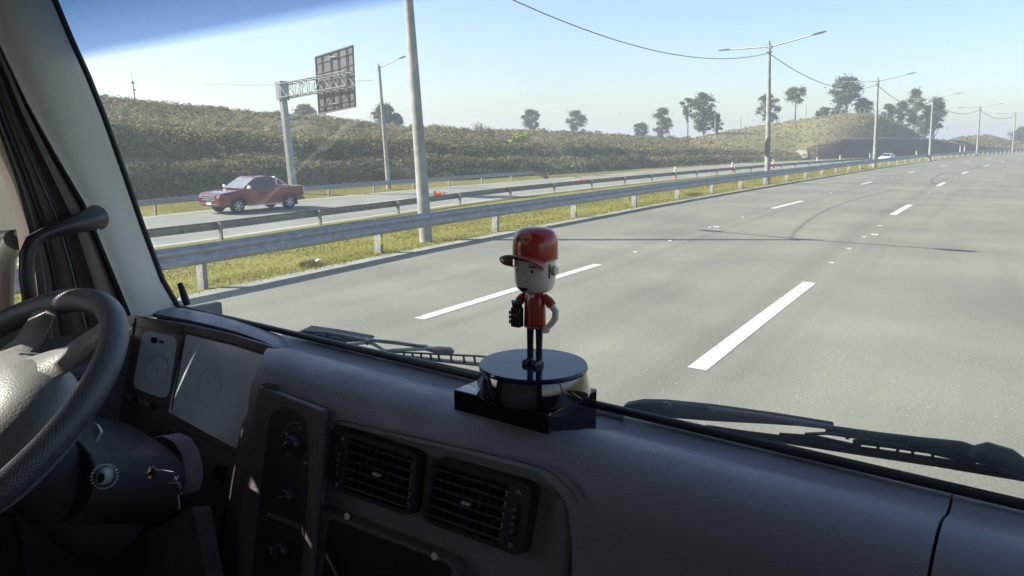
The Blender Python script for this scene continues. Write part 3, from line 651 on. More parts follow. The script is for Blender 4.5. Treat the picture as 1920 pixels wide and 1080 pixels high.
# radio mast on the left ridge
P = at(255, 200, 82); rt = thing('radio_mast', 'thin radio mast standing alone on the left ridge', 'mast', P)
hh = 66*82/FPX; mb = MB(); mb.tube([P-Vector((0, 0, .4)), P+Vector((LEAN*hh*.5, 0, hh*.6))], [.09, .06], 8); build(mb, 'pole', M['pole'], rt)
mb = MB(); mb.tube([P+Vector((LEAN*hh*.5, 0, hh*.6)), P+Vector((LEAN*hh, 0, hh))], [.03, .015], 6); build(mb, 'whip', M['wire'], rt)
mb = MB(); mb.box(P+Vector((LEAN*hh*.5, 0, hh*.64)), (.25, .15, .2)); mb.box(P+Vector((0, 0, hh*.45)), (.2, .15, .15)); build(mb, 'antenna_box', M['wire'], rt)

# ------------------------------------------------------------------ street lights, cables
def light_pole(base, h_, arms, label, rb=.17, rt_=.085, single=False, hd=0, name='street_light', square=True):
    """built upright at the origin, then leaned and turned"""
    root = thing(name, label, 'street light', (0, 0, 0), 'street lights')
    mb = MB(); n = 4 if square else 12
    mb.tube([(0, 0, -.6), (0, 0, h_*.5), (0, 0, h_)], [rb, (rb+rt_)/2, rt_], 10); build(mb, 'pole', M['pole'], root, smooth=True)
    mb = MB(); mb.tube([(0, 0, h_-.02), (0, 0, h_+.16)], [rt_*.7, .035], 8); mb.box((0, 0, h_-.12), (.26, .12, .16)); mb.box((0, 0, h_-.35), (.24, .24, .05)); build(mb, 'bracket', M['lamp'], root)
    for sx, L_, rise in arms:
        mb = MB(); mb.tube([(0, 0, h_-.12), (sx*.25, 0, h_-.09), (sx*L_*.55, 0, h_-.09+rise*.5), (sx*L_*.8, 0, h_-.09+rise*.8)], [.045, .04, .035, .03], 8); build(mb, 'arm', M['lamp'], root, smooth=True)
        mb = MB(); c = Vector((sx*L_*.9, 0, h_-.09+rise*.9)); rings = []
        d = Vector((sx*L_*.1, 0, rise*.1))
        for t, ww, hh_ in ((-1, .05, .04), (-.6, .12, .06), (.3, .15, .055), (.9, .10, .04), (1.05, .04, .02)):
            q = c+d*t*1.2; rings.append([q+Vector((0, -ww, 0)), q+Vector((0, -ww*.6, hh_)), q+Vector((0, ww*.6, hh_)), q+Vector((0, ww, 0)), q+Vector((0, ww*.7, -hh_*.5)), q+Vector((0, -ww*.7, -hh_*.5))])
        mb.loft(rings); build(mb, 'lamp_head', M['lamp'], root, smooth=True, ang=50)
    root.location = base
    up = Vector((LEAN, 0, 1)).normalized(); X = Vector((math.cos(hd), -math.sin(hd), 0)); X = (X-up*X.dot(up)).normalized(); Y = up.cross(X)
    root.rotation_euler = Matrix((X, Y, up)).transposed().to_euler()
    return root
HP = 6.75
PB = []
labs = ['closest concrete light pole, top out of view, behind the nearest guard rail',
        'double arm street light with an oval plate on its pole, tallest complete one',
        'double arm street light, second complete one along the median, in front of the right hill',
        'double arm street light in front of the right hand tree grove',
        'double arm street light before the far low hill',
        'farthest double arm street light at the right edge of the view']
bases = [G(799, 449.5), G(1438.5, 344.5), G(1639, 314), None, None, None]
for i in range(6):
    b = bases[i]
    if b is None: b = SU(0, 0) if 0 else Vector((K[3+i][0], K[3+i][1], 0))+Vector((-.8, .7, 0))
    b.z = -.02; PB.append(b)
HTS = [HP, 249*PB[1].y/FPX, 158*PB[2].y/FPX, HP, HP, HP]
PB.insert(0, SU(-27.5, -.3, 0)); HTS.insert(0, HP)
PB.append(SU(160, -1.8)); HTS.append(HP)
tops = []
for i, b in enumerate(PB):
    if i == 0: lab = 'street light behind the truck, out of view along the median'
    elif i == 7: lab = 'street light beyond the right edge of the view'
    else: lab = labs[i-1]
    s_, u_ = inv(b)
    if 0 < i < 7: light_pole(b, HTS[i], [(1, 2.75, .35), (-1, 2.75, .12)], lab, .16 if i > 1 else .155, .08, hd=heading(s_)+R(8))
    tops.append(b+Vector((LEAN*HTS[i], 0, HTS[i]-.42)))
def cable(a, b, sag, label, r_=.018):
    mb = MB(); pts = []
    for k in range(25):
        t = k/24; p = a.lerp(b, t); p.z -= sag*4*t*(1-t); pts.append(p)
    mb.tube(pts, r_, 5); tag(build(mb, 'power_cable', M['wire'], smooth=True), label, 'cable', 'cables between the street lights')
cl_ = ['unseen stretch of cable', 'sagging black cable from the near pole to the light with the oval plate', 'sagging cable leading right from the light with the oval plate', 'sagging cable between the second and third double arm lights', 'sagging cable between the third and fourth double arm lights', 'farthest sagging cable before the right edge of the view']
for i in range(1, 6): cable(tops[i], tops[i+1], [1.2, 1.05, .9, .9, .9, .9][i], cl_[i], .010+.004*i)
# oval plate on the second pole
q = at(1438.5, 276, PB[2].y-.2); mb = MB(); mb.lathe(q, [(0, 0), (.14, 0), (.14, .02), (0, .02)], 20, Z=Vector((0, -1, 0)), X=Vector((1, 0, 0)))
for v_ in mb.v: v_.z = q.z+(v_.z-q.z)*3.6
tag(build(mb, 'oval_plate', M['galv_dull']), 'tall oval grey plate fixed to the street light pole', 'sign')
# single arm light behind the farthest rail
D = 58; b = at(728, 342, D); hh = 209*D/FPX
light_pole(b, hh, [(1, 2.35, .55)], 'single arm street light on the far verge beside the overhead sign', .19, .10, hd=R(25))
# overhead sign gantry seen from behind
D = 52; gb = at(549, 346, D); gt_h = 184*D/FPX; gr = thing('overhead_sign', 'dark overhead road sign seen from behind, on a cantilever truss', 'road sign', gb)
lean = Vector((LEAN*1.15, 0, 1)); top = gb+lean*gt_h
mb = MB(); X = Vector((.80, -.60, 0)); Yv = Vector((.60, .80, 0))
rings = []
for f, w_ in ((-.1, .24), (.0, .235), (.6, .215), (1.0, .20)):
    c = gb+lean*gt_h*f; rings.append([c+X*w_*.85+Yv*w_, c-X*w_*.85+Yv*w_, c-X*w_*.85-Yv*w_, c+X*w_*.85-Yv*w_])
mb.loft(rings); build(mb, 'column', M['gantry'], gr, bevel=.03)
mb = MB(); tu = lean.normalized(); up_slope = X+Vector((0, 0, .075)); L_ = 6.7
A_ = top+X*.2-tu*.15
def tp(l, k, y): return A_+up_slope*l+tu*(-.88*k)+Yv*(y*.38)
for k in (0, 1):
    for y in (-1, 1): mb.tube([tp(-.2, k, y), tp(L_-.1, k, y)], .036, 6)
n_ = 9
for i in range(n_+1):
    l = i*(L_-.1)/n_
    for y in (-1, 1):
        mb.tube([tp(l, 0, y), tp(l, 1, y)], .022, 5)
        if i < n_: mb.tube([tp(l, i % 2, y), tp(l+(L_-.1)/n_, 1-i % 2, y)], .022, 5)
    for k in (0, 1): mb.tube([tp(l, k, -1), tp(l, k, 1)], .03, 5)
build(mb, 'truss', M['gantry'], gr)
mb = MB()
for i in range(4): mb.tube([tp(-.25, 0, 0)+tu*.1, tp(-.1, 1, 0)-tu*(.1+.05*i)], .06, 6)
mb.box(top-tu*.55, (.62, .62, 1.25), X, Yv, tu); build(mb, 'end_plate', M['gantry'], gr, bevel=.02)
# panel faces away; corners from the photo at its own distance
Pc = [(592, 107), (662, 85), (667, 200), (599, 214)]; pv = []
for px, py in Pc:
    r = ray(px, py); P0 = A_+Yv*.55; t = (P0-C0).dot(Yv)/r.dot(Yv); pv.append(C0+r*t)
mb = MB(); mb.prism(pv, Yv, .05); build(mb, 'sign_panel', M['signback'], gr)
mb = MB()
fn = -Yv
def pq(u, v): return (pv[0].lerp(pv[1], u)).lerp(pv[3].lerp(pv[2], u), v)
for v in (0, 1): mb.tube([pq(0, v)+fn*.03, pq(1, v)+fn*.03], .05, 4)
for u in (0, 1): mb.tube([pq(u, 0)+fn*.03, pq(u, 1)+fn*.03], .05, 4)
build(mb, 'panel_frame', M['signback'], gr)
for u in (.18, .42, .62, .84): b2 = MB(); b2.tube([pq(u, .02)+fn*.06, pq(u, .98)+fn*.06], .045, 4); build(b2, 'stiffener', M['signback'], gr)
for v in (.12, .3, .72, .88): b2 = MB(); b2.tube([pq(.03, v)+fn*.05, pq(.97, v)+fn*.05], .022, 4); build(b2, 'rib', M['signback'], gr)
for v in (.09, .88): b2 = MB(); b2.box(pq(.5, v)+fn*.12, (.55, .05, .07), X, Yv); build(b2, 'clip', M['gantry'], gr)
cable(at(700, 150, 57), at(380, 158, 70), .2, 'faint wire crossing behind the overhead sign', .014)

# ------------------------------------------------------------------ cones
def cone(P, label, lying=None, sc=1.0):
    root = thing('traffic_cone', label, 'traffic cone', (0, 0, 0), 'orange and white traffic cones')
    mb = MB(); mb.box((0, 0, .02), (.38, .38, .045)); build(mb, 'base', M['orange'], root, bevel=.01)
    mb = MB(); mb.lathe(Vector((0, 0, 0)), [(.16, .045), (.115, .30), (.085, .48)], 16); build(mb, 'cone', M['orange'], root, smooth=True)
    mb = MB(); mb.lathe(Vector((0, 0, 0)), [(.086, .48), (.068, .60)], 16); build(mb, 'band', M['conewhite'], root, smooth=True)
    mb = MB(); mb.lathe(Vector((0, 0, 0)), [(.067, .60), (.055, .70)], 16); build(mb, 'stripe', M['orange'], root, smooth=True)
    mb = MB(); mb.lathe(Vector((0, 0, 0)), [(.055, .70), (.04, .86), (.025, .90)], 16); build(mb, 'tip', M['conewhite'], root, smooth=True)
    root.location = P; root.scale = (sc,)*3
    if lying is not None: root.rotation_euler = (R(84), 0, lying); root.location = P+Vector((0, 0, .16))
    return root
def pz(px, y, z): return G(px, y, z)
cone(pz(1265, 333, OZ), 'upright orange and white cone, leftmost standing one beyond the median rails', sc=1.2)
cone(pz(1372, 322, OZ), 'upright orange and white cone, middle of the three standing ones', sc=1.25)
cone(pz(1449, 315.5, OZ), 'upright orange and white cone just right of the light with the oval plate', sc=1.3)
cone(pz(1096, 344, OZ), 'knocked over cone lying behind the second guard rail, orange base to the right', R(-75), sc=1.2)
cone(pz(815, 368, OZ), 'knocked over cone just right of the closest concrete pole', R(75), sc=1.05)

# ------------------------------------------------------------------ vehicles
def wheel(root, x, y, r_, wd, side):
    mb = MB(); o = Vector((x, y, r_)); Z = Vector((0, side, 0))
    mb.lathe(o, [(r_*.62, -wd/2), (r_*.93, -wd/2), (r_, -wd/2+.03), (r_, wd/2-.03), (r_*.93, wd/2), (r_*.62, wd/2), (r_*.60, wd/2-.02)], 28, Z=Z, X=Vector((1, 0, 0))); t = build(mb, 'wheel', M['tyre'], root, smooth=True, ang=50)
    mb = MB(); mb.lathe(o, [(0, wd/2-.08), (r_*.6, wd/2-.08)], 24, Z=Z, X=Vector((1, 0, 0)), cap=True); build(mb, 'rim_back', M['plastic'], t)
    mb = MB(); mb.lathe(o, [(r_*.56, wd/2-.06), (r_*.63, wd/2-.01), (r_*.60, wd/2+.002), (r_*.54, wd/2-.03)], 24, Z=Z, X=Vector((1, 0, 0)), cap=False)
    for k in range(6):
        a = k*math.pi/3+.3; d = Vector((math.cos(a), 0, math.sin(a))); c = o+d*r_*.32+Vector((0, side*(wd/2-.03), 0)); mb.box(c, (r_*.56, .03, r_*.15), d, Vector((0, 1, 0)), d.cross(Vector((0, 1, 0))))
    mb.lathe(o, [(0, wd/2-.01), (r_*.16, wd/2-.02), (r_*.16, wd/2-.06)], 12, Z=Z, X=Vector((1, 0, 0))); build(mb, 'rim', M['silver'], t)
def arc(cx, r_, z0, n=9, flip=False):
    a0 = math.asin(min(1, max(-1, (z0-r_*0)/1))) if 0 else 0
    pts = []
    for k in range(n+1):
        a = math.pi*k/n; pts.append((cx+(-math.cos(a))*r_, z0+math.sin(a)*r_*.95))
    return pts
def pickup():
    root = thing('pickup_truck', 'dark red double cab pickup with silver sports bar driving on the opposite carriageway', 'pickup truck')
    wbx, wr = 1.60, .38; W2 = .93
    # lower body side outline with wheel arches, front at +x
    side = [(2.60, .42), (2.66, .55), (2.66, .82), (2.60, .98), (2.45, 1.06), (1.9, 1.12), (1.25, 1.17), (1.15, 1.18), (-.85, 1.20), (-.86, 1.18), (-.88, .80), (-2.50, .80), (-2.55, .80), (-2.60, .55), (-2.55, .48), (-2.05, .45)]
    rear = [(x, z) for x, z in reversed(arc(-1.62, .47, .38))][::-1]
    low = side[:1]
    bot = [(-2.09, .42)]+arc(-1.62, .46, .42)[1:-1]+[(-1.15, .36), (1.13, .36)]+arc(1.60, .46, .42)[1:-1]+[(2.07, .40)]
    outline = side+bot
    mb = MB(); n = len(outline); rings = []
    for y, k in ((-W2, .0), (-W2+.07, 1), (0, 1), (W2-.07, 1), (W2, .0)):
        rg = []
        for x, z in outline:
            zz = z; xx = x
            if k == 0 and z > .7: zz = z-.06
            if k == 0 and abs(x) > 2.3: xx = x*(.955)
            rg.append(Vector((xx, y, zz)))
        rings.append(rg)
    mb.loft(rings); body = build(mb, 'body', M['carred'], root, bevel=.015)
    mb = MB()                                            # load bed walls
    for sy in (-1, 1): mb.box((-1.72, sy*(W2-.06), .98), (1.72, .10, .44))
    mb.box((-2.56, 0, .98), (.09, 1.80, .44)); mb.box((-.90, 0, .98), (.06, 1.7, .42)); build(mb, 'load_bed', M['carred'], root, bevel=.02)
    mb = MB()
    for sy in (-1, 1): mb.box((-1.72, sy*(W2-.06), 1.215), (1.72, .11, .025))
    mb.box((-2.56, 0, 1.215), (.10, 1.8, .025)); build(mb, 'bed_rail', M['galv_dull'], root)
    # cabin
    zb, zt = 1.17, 1.80; wb_, wt_ = W2-.04, .70
    low_ = [(1.22, zb), (-.92, zb)]; top_ = [(.35, zt-.02), (-.70, zt)]
    def cab(xo, inset, z0, z1, y0, y1): return None
    v = []
    pts = [(1.25, zb-.02, wb_), (.38, zt-.07, wt_+.03), (.22, zt-.01, wt_), (-.25, zt+.01, wt_), (-.68, zt-.03, wt_), (-.78, zt-.10, wt_+.03), (-.93, zb-.02, wb_)]
    mb = MB(); mb.loft([[Vector((x, -w_, z)), Vector((x, -w_*.6, z+(.02 if z > 1.5 else 0))), Vector((x, w_*.6, z+(.02 if z > 1.5 else 0))), Vector((x, w_, z))] for x, z, w_ in pts], False, False)
    for sy in (-1, 1):
        ring = [Vector((x, sy*w_, z)) for x, z, w_ in pts]; mb.add(ring, [tuple(range(len(ring)))])
    build(mb, 'cabin', M['carred'], root, bevel=.01)
    def sidep(pl, sy, off): # point lists (x,z) on the sloped cabin side
        out = []
        for x, z in pl:
            f = (z-zb)/(zt-.07-zb); out.append(Vector((x, sy*(wb_+(wt_+.03-wb_)*f+off), z)))
        return out
    for sy in (-1, 1):
        mb = MB(); mb.prism(sidep([(.98, 1.24), (.34, 1.68), (.14, 1.71), (.12, 1.24)], sy, .004), Vector((0, sy, 0)), .006); build(mb, 'front_window', M['carglass'], root)
        mb = MB(); mb.prism(sidep([(.04, 1.24), (.06, 1.715), (-.60, 1.69), (-.74, 1.26)], sy, .004), Vector((0, sy, 0)), .006); build(mb, 'rear_window', M['carglass'], root)
        mb = MB(); mb.tube([Vector((1.02, sy*(wb_+.02), 1.26)), Vector((1.0, sy*(wb_+.12), 1.28))], .02, 6); mb.box((1.0, sy*(wb_+.17), 1.31), (.09, .20, .15)); build(mb, 'side_mirror', M['silver'], root, bevel=.03)
        for x_ in (.22, -.62): mb = MB(); mb.box((x_, sy*(W2+.012), 1.06), (.17, .03, .035)); build(mb, 'door_handle', M['carred'], root, bevel=.01)
        for x_ in (1.12, .08, -.83): mb = MB(); mb.box((x_, sy*(W2+.001), .80), (.012, .006, .62)); build(mb, 'door_gap', M['plastic'], root)
        mb = MB(); mb.tube([(1.05, sy*(W2+.03), .36), (-1.1, sy*(W2+.03), .36)], .035, 8); build(mb, 'side_step', M['silver'], root)
        mb = MB(); mb.prism([Vector((2.60, sy*.62, .86)), Vector((2.52, sy*.86, .88)), Vector((2.28, sy*.90, .96)), Vector((2.30, sy*.88, 1.03)), Vector((2.56, sy*.68, 1.0)), Vector((2.64, sy*.56, .96))], Vector((.03, sy*.03, .0)), 1.0); build(mb, 'headlight', M['windscreen'], root)
        mb = MB(); mb.box((-2.57, sy*.86, 1.0), (.10, .12, .36)); build(mb, 'tail_light', M['silver'], root, bevel=.02)
        for x_ in (1.60, -1.62):
            ring = []; mb = MB(); mb.tube([Vector((x_-math.cos(math.pi*k/12)*.475, sy*(W2+.005), .42+math.sin(math.pi*k/12)*.455)) for k in range(13)], .03, 6); build(mb, 'wheel_arch', M['plastic'], root)
        mb = MB(); mb.tube([Vector((-.98, sy*.70, 1.22)), Vector((-.98, sy*.62, 1.72))], .04, 8); mb.tube([Vector((-.98, sy*.62, 1.71)), Vector((-1.72, sy*.78, 1.23))], .035, 8); build(mb, 'sports_bar', M['chrome'], root, smooth=True)
        mb = MB(); mb.box((-2.12, sy*(W2-.12), .36), (.03, .22, .30)); build(mb, 'mud_flap', M['plastic'], root)
    mb = MB(); mb.tube([(-.98, -.62, 1.72), (-.98, .62, 1.72)], .045, 8); build(mb, 'sports_bar_top', M['chrome'], root, smooth=True)
    mb = MB(); mb.prism([Vector((1.19, -.80, 1.225)), Vector((.42, -.68, 1.72)), Vector((.42, .68, 1.72)), Vector((1.19, .80, 1.225))], Vector((.011, 0, .017)), 1.0); build(mb, 'windscreen', M['windscreen'], root)
    mb = MB(); mb.prism([Vector((-.90, -.76, 1.25)), Vector((-.80, -.66, 1.66)), Vector((-.80, .66, 1.66)), Vector((-.90, .76, 1.25))], Vector((-.012, 0, .003)), 1.0); build(mb, 'back_window', M['carglass'], root)
    mb = MB()
    for z in (.70, .80, .90): mb.box((2.675, 0, z), (.03, 1.10, .055))
    build(mb, 'grille', M['chrome'], root, bevel=.01)
    mb = MB(); mb.box((2.655, 0, .80), (.02, 1.16, .34)); build(mb, 'grille_back', M['plastic'], root)
    mb = MB(); mb.box((2.67, 0, .53), (.02, .40, .12)); build(mb, 'number_plate', M['conewhite'], root)
    mb = MB(); mb.box((2.61, 0, .46), (.10, 1.5, .16)); mb.box((-2.64, 0, .52), (.10, 1.7, .14)); build(mb, 'bumper', M['plastic'], root, bevel=.03)
    for x_ in (1.60, -1.62):
        for sy in (-1, 1): wheel(root, x_, sy*(W2-.14), wr, .25, sy)
    mb = MB(); mb.box((0, 0, .45), (4.6, 1.2, .25)); build(mb, 'underbody', M['plastic'], root)
    return root
pk = pickup(); c = (G(452, 398, OZ)); hd = heading(12)
pkp = SU(12.2, -22.95, OZ+.006); pk.location = pkp; dirv = -Vector((math.sin(hd), math.cos(hd), 0)); pk.rotation_euler = (0, 0, math.atan2(dirv.y, dirv.x))
def hatch():
    root = thing('white_car', 'small white car coming towards us on the opposite carriageway below the right hill', 'car')
    W2 = .85
    out = [(1.95, .35), (2.0, .55), (1.92, .75), (1.1, .95), (-1.7, 1.0), (-1.85, .9), (-1.9, .5), (-1.8, .32), (-1.55, .32)]+arc(-1.2, .35, .32)[1:-1]+[(-.85, .25), (.95, .25)]+arc(1.3, .35, .32)[1:-1]+[(1.65, .32)]
    mb = MB(); mb.loft([[Vector((x*(.96 if abs(y) == W2 and abs(x) > 1.7 else 1), y, z-(.05 if abs(y) == W2 and z > .7 else 0))) for x, z in out] for y in (-W2, -W2+.08, W2-.08, W2)]); build(mb, 'body', M['carwhite'], root, bevel=.02)
    pts = [(1.15, .93, .78), (.35, 1.40, .60), (-.2, 1.46, .58), (-1.2, 1.42, .60), (-1.75, .97, .76)]
    mb = MB(); mb.loft([[Vector((x, -w_, z)), Vector((x, w_, z))] for x, z, w_ in pts], False, False)
    for sy in (-1, 1): mb.add([Vector((x, sy*w_, z)) for x, z, w_ in pts], [tuple(range(5))])
    build(mb, 'cabin', M['carwhite'], root, bevel=.01)
    mb = MB(); mb.prism([Vector((1.10, -.70, .98)), Vector((.42, -.56, 1.37)), Vector((.42, .56, 1.37)), Vector((1.10, .70, .98))], Vector((.012, 0, .02)), 1); build(mb, 'windscreen', M['carglass'], root)
    for sy in (-1, 1):
        mb = MB(); mb.prism([Vector((.95, sy*.77, 1.0)), Vector((.32, sy*.635, 1.36)), Vector((-1.1, sy*.64, 1.37)), Vector((-1.5, sy*.765, 1.02))], Vector((0, sy*.012, .003)), 1); build(mb, 'side_window', M['carglass'], root)
        mb = MB(); mb.prism([Vector((1.96, sy*.45, .62)), Vector((1.84, sy*.80, .64)), Vector((1.70, sy*.82, .76)), Vector((1.92, sy*.5, .74))], Vector((.03, sy*.02, .01)), 1); build(mb, 'headlight', M['windscreen'], root)
        for x_ in (1.3, -1.2): wheel(root, x_, sy*(W2-.11), .30, .2, sy)
    mb = MB(); mb.box((1.99, 0, .42), (.03, 1.1, .16)); build(mb, 'grille', M['plastic'], root)
    return root
hc = hatch(); P = SU(128, -24.5, OZ+.006); q = at(1663, 302, 128); P = Vector((q.x, q.y, OZ+.006)); s_, u_ = inv(P); hd = heading(s_)
hc.location = P; hc.rotation_euler = (0, 0, math.atan2(-math.cos(hd), -math.sin(hd)))
#INTERIOR
# ------------------------------------------------------------------ truck cab
PD = (.66, -.45, 9); PC = (.74, -.42, 17); PW = (.85, -.357, -17.3)
truck = thing('truck_cab', 'truck cab we sit in with dark dashboard, steering wheel, windscreen and wipers', 'truck', T(-.35, -.2, -H))
poly = lambda pts, P, off=0.0: [hb(x, y, P, off) for x, y in pts]
def plate(pts, P, th, name, m, parent, off=0.0, bevel=.002):
    mb = MB(); mb.prism(poly(pts, P, off), pn(P), th); return build(mb, name, m, parent, bevel=bevel)
def rpoly(c, r, n=5):                 # round the corners of a pixel polygon
    out = []; m_ = len(c)
    for i in range(m_):
        p0, p1, p2 = Vector(c[i-1]), Vector(c[i]), Vector(c[(i+1) % m_]); a = (p0-p1); b = (p2-p1); ra = min(r, a.length*.45); rb_ = min(r, b.length*.45)
        A = p1+a.normalized()*ra; B = p1+b.normalized()*rb_
        for k in range(n+1):
            t = k/n; q = A*(1-t)**2+p1*2*t*(1-t)+B*t*t; out.append((q.x, q.y))
    return out
# dashboard body, front profile (b, z)
prof = [(.86, -.362), (.845, -.362), (.825, -.366), (.805, -.364), (.785, -.357), (.765, -.350), (.745, -.345), (.725, -.345), (.708, -.350), (.695, -.358), (.684, -.369), (.676, -.383), (.671, -.40), (.667, -.425), (.662, -.47), (.655, -.52), (.64, -.62), (.62, -.75), (.60, -1.0)]
back = [(.95, -1.0), (.95, -.45), (.90, -.38)]
def dash_piece(a0, a1, name, skew=False, n=14):
    mb = MB(); rings = []
    for i in range(n+1):
        a = a0+(a1-a0)*i/n; rg = []
        for b, z in prof+back:
            aa = a
            if skew:
                sk = -max(0, b-.70)*1.0*(1-i/n)**3; aa = a+sk
            zz = z
            if skew and i == 0: zz = z-.004; b = b+(.004 if z < -.36 else 0)
            # shallow valley towards the glass behind the pad hump on the left part
            rg.append(T(aa, b, zz))
        rings.append(rg)
    mb.loft(rings, True, True); return build(mb, name, M['dash'], truck, smooth=True, ang=50)
SEAM = -.052
dl = dash_piece(-1.012, SEAM-.0015, 'dashboard', True, 24)
dr_ = dash_piece(SEAM+.0015, 1.06, 'dashboard')
# recess for the vents, cut into the dashboard
rec = rpoly([(624, 782), (700, 800), (920, 850), (1030, 878), (1085, 930), (1092, 1010), (1086, 1300), (560, 1300), (598, 1080), (612, 900)], 22, 4)
mb = MB(); mb.prism(poly(rec, PD, -.028), pn(PD), .12)
cut = build(mb, 'cutter', None, None)
bo = dl.modifiers.new('cut', 'BOOLEAN'); bo.operation = 'DIFFERENCE'; bo.object = cut; bo.solver = 'EXACT'
bpy.context.view_layer.update()
dg = bpy.context.evaluated_depsgraph_get(); me2 = bpy.data.meshes.new_from_object(dl.evaluated_get(dg)); dl.modifiers.clear(); dl.data = me2
bpy.data.objects.remove(cut, do_unlink=True)

nb_ = MB(); cir = [(-.605, .735), (-.60, .722), (-.585, .716), (-.50, .716), (-.455, .722), (-.435, .74), (-.425, .77), (-.42, .83), (-.45, .88), (-.60, .88)]
nb_.prism([T(a, b, -.382) for a, b in cir], TZ, .08); cut = build(nb_, 'cutter', None, None); dl.data.materials.clear()
bo = dl.modifiers.new('cut', 'BOOLEAN'); bo.operation = 'DIFFERENCE'; bo.object = cut; bo.solver = 'EXACT'; bpy.context.view_layer.update()
dg = bpy.context.evaluated_depsgraph_get(); me2 = bpy.data.meshes.new_from_object(dl.evaluated_get(dg)); dl.modifiers.clear(); dl.data = me2; bpy.data.objects.remove(cut, do_unlink=True)
me2.materials.clear(); me2.materials.append(M['dash']); me2.shade_smooth(); me2.set_sharp_from_angle(angle=R(40))
# rim of the recess
mb = MB(); mb.tube(poly(rec[:24], PD, .0+.002)[:], .0022, 6); build(mb, 'recess_rim', M['panel'], dl, smooth=True)
# strip between dashboard and windscreen
mb = MB(); mb.tube([T(-1.5+.26*i, .847, -.353) for i in range(11)], .0058, 10); build(mb, 'windscreen_seal', M['rubber'], truck, smooth=True)
M['frit'] = mat('dotted_glass_edge', (.34, .34, .30), (.50, .50, .45), 260, .6)  # light grey holds the light reflected by the dotted band
mb = MB(); mb.prism([T(-1.10, .858, -.3555), T(-.60, .858, -.3555), T(-.60, .855, -.347), T(-1.10, .856, -.353)], TB, .003); build(mb, 'glass_edge_band', M['frit'], truck)
# ---- left control column
plate([(497, 722), (617, 767), (610, 860), (600, 980), (592, 1090), (575, 1300), (430, 1300), (452, 1090), (462, 960), (478, 830)], PD, .012, 'control_panel', M['panel'], truck, .0, .003)
cpn = [o for o in kids(truck) if o.name.startswith('control_panel')][0]
plate(rpoly([(508, 770), (545, 762), (578, 790), (578, 900), (562, 1120), (470, 1120), (482, 980)], 22, 5), PD, .0015, 'knob_recess', M['panel_dark'], cpn, .0122, .0008)
mb = MB(); mb.tube(poly([(503, 966), (530, 975), (560, 988)], PD, .0145), .004, 8); build(mb, 'ridge', M['panel'], cpn, smooth=True)
def knob(px, py, r_, ang, blade_=True):
    o = hb(px, py, PD, .0135); n = pn(PD); k = r_*.70/FPX
    mb = MB(); mb.lathe(o, [(k, 0), (k*1.0, .004), (k*.93, .012), (k*.8, .014), (0, .014)], 28, Z=n, X=TA); kb = build(mb, 'rotary_knob', M['grille'], truck, smooth=True, ang=35)
    U2 = (TZ*math.cos(ang)+TA*math.sin(ang)); mb = MB(); mb.box(o+n*.017, (k*.42, k*1.75, .012), U2.cross(n), U2, n); build(mb, 'grip', M['grille'], kb, bevel=.001)
    mb = MB(); mb.box(o+n*.0235+U2*k*.45-U2.cross(n)*k*.08, (k*.10, k*.8, .0006), U2.cross(n), U2, n); build(mb, 'pointer', M['grey_mark'], kb)
knob(556, 830, 25, R(50)); knob(545, 928, 22, R(62)); knob(534, 1030, 25, R(-5))
def mark(pts, P, off, parent, m='grey_mark', r_=.0004, name='symbol', closed=True):
    q = poly(pts, P, off); 
    if closed: q = q+[q[0]]
    mb = MB(); mb.tube(q, r_, 4); return build(mb, name, M[m], parent)
mb = MB()
arc_ = [(556-30*math.cos(t), 826-33*math.sin(t)) for t in [.2+.15*i for i in range(12)]]
mark(arc_, PD, .0142, cpn, r_=.0003, closed=False)
for (x, y) in ((563, 801), (538, 812), (541, 852), (573, 866)):
    mark([(x-4, y-2), (x-1, y+3), (x+4, y+2)], PD, .0142, cpn, closed=False); mark([(x-3, y+4), (x, y+1)], PD, .0142, cpn, closed=False)
# column flank towards the driver
mb = MB(); fl = []
for (x0, y0), (x1, y1) in [((497, 718), (488, 722)), ((478, 830), (452, 800)), ((462, 960), (432, 900)), ((452, 1090), (418, 1010)), ((430, 1300), (410, 1200))]:
    p = hb(x0, y0, PD, .012); q = hb(x1, y1, PD, -.02); r_ = q+TB*.12+TA*.02; fl.append([p+TA*.02-pn(PD)*.012, p, p.lerp(q, .5)+pn(PD)*.003, q, r_])
mb.loft(fl, False, False); build(mb, 'console_side', M['panel'], truck, smooth=True, ang=60)
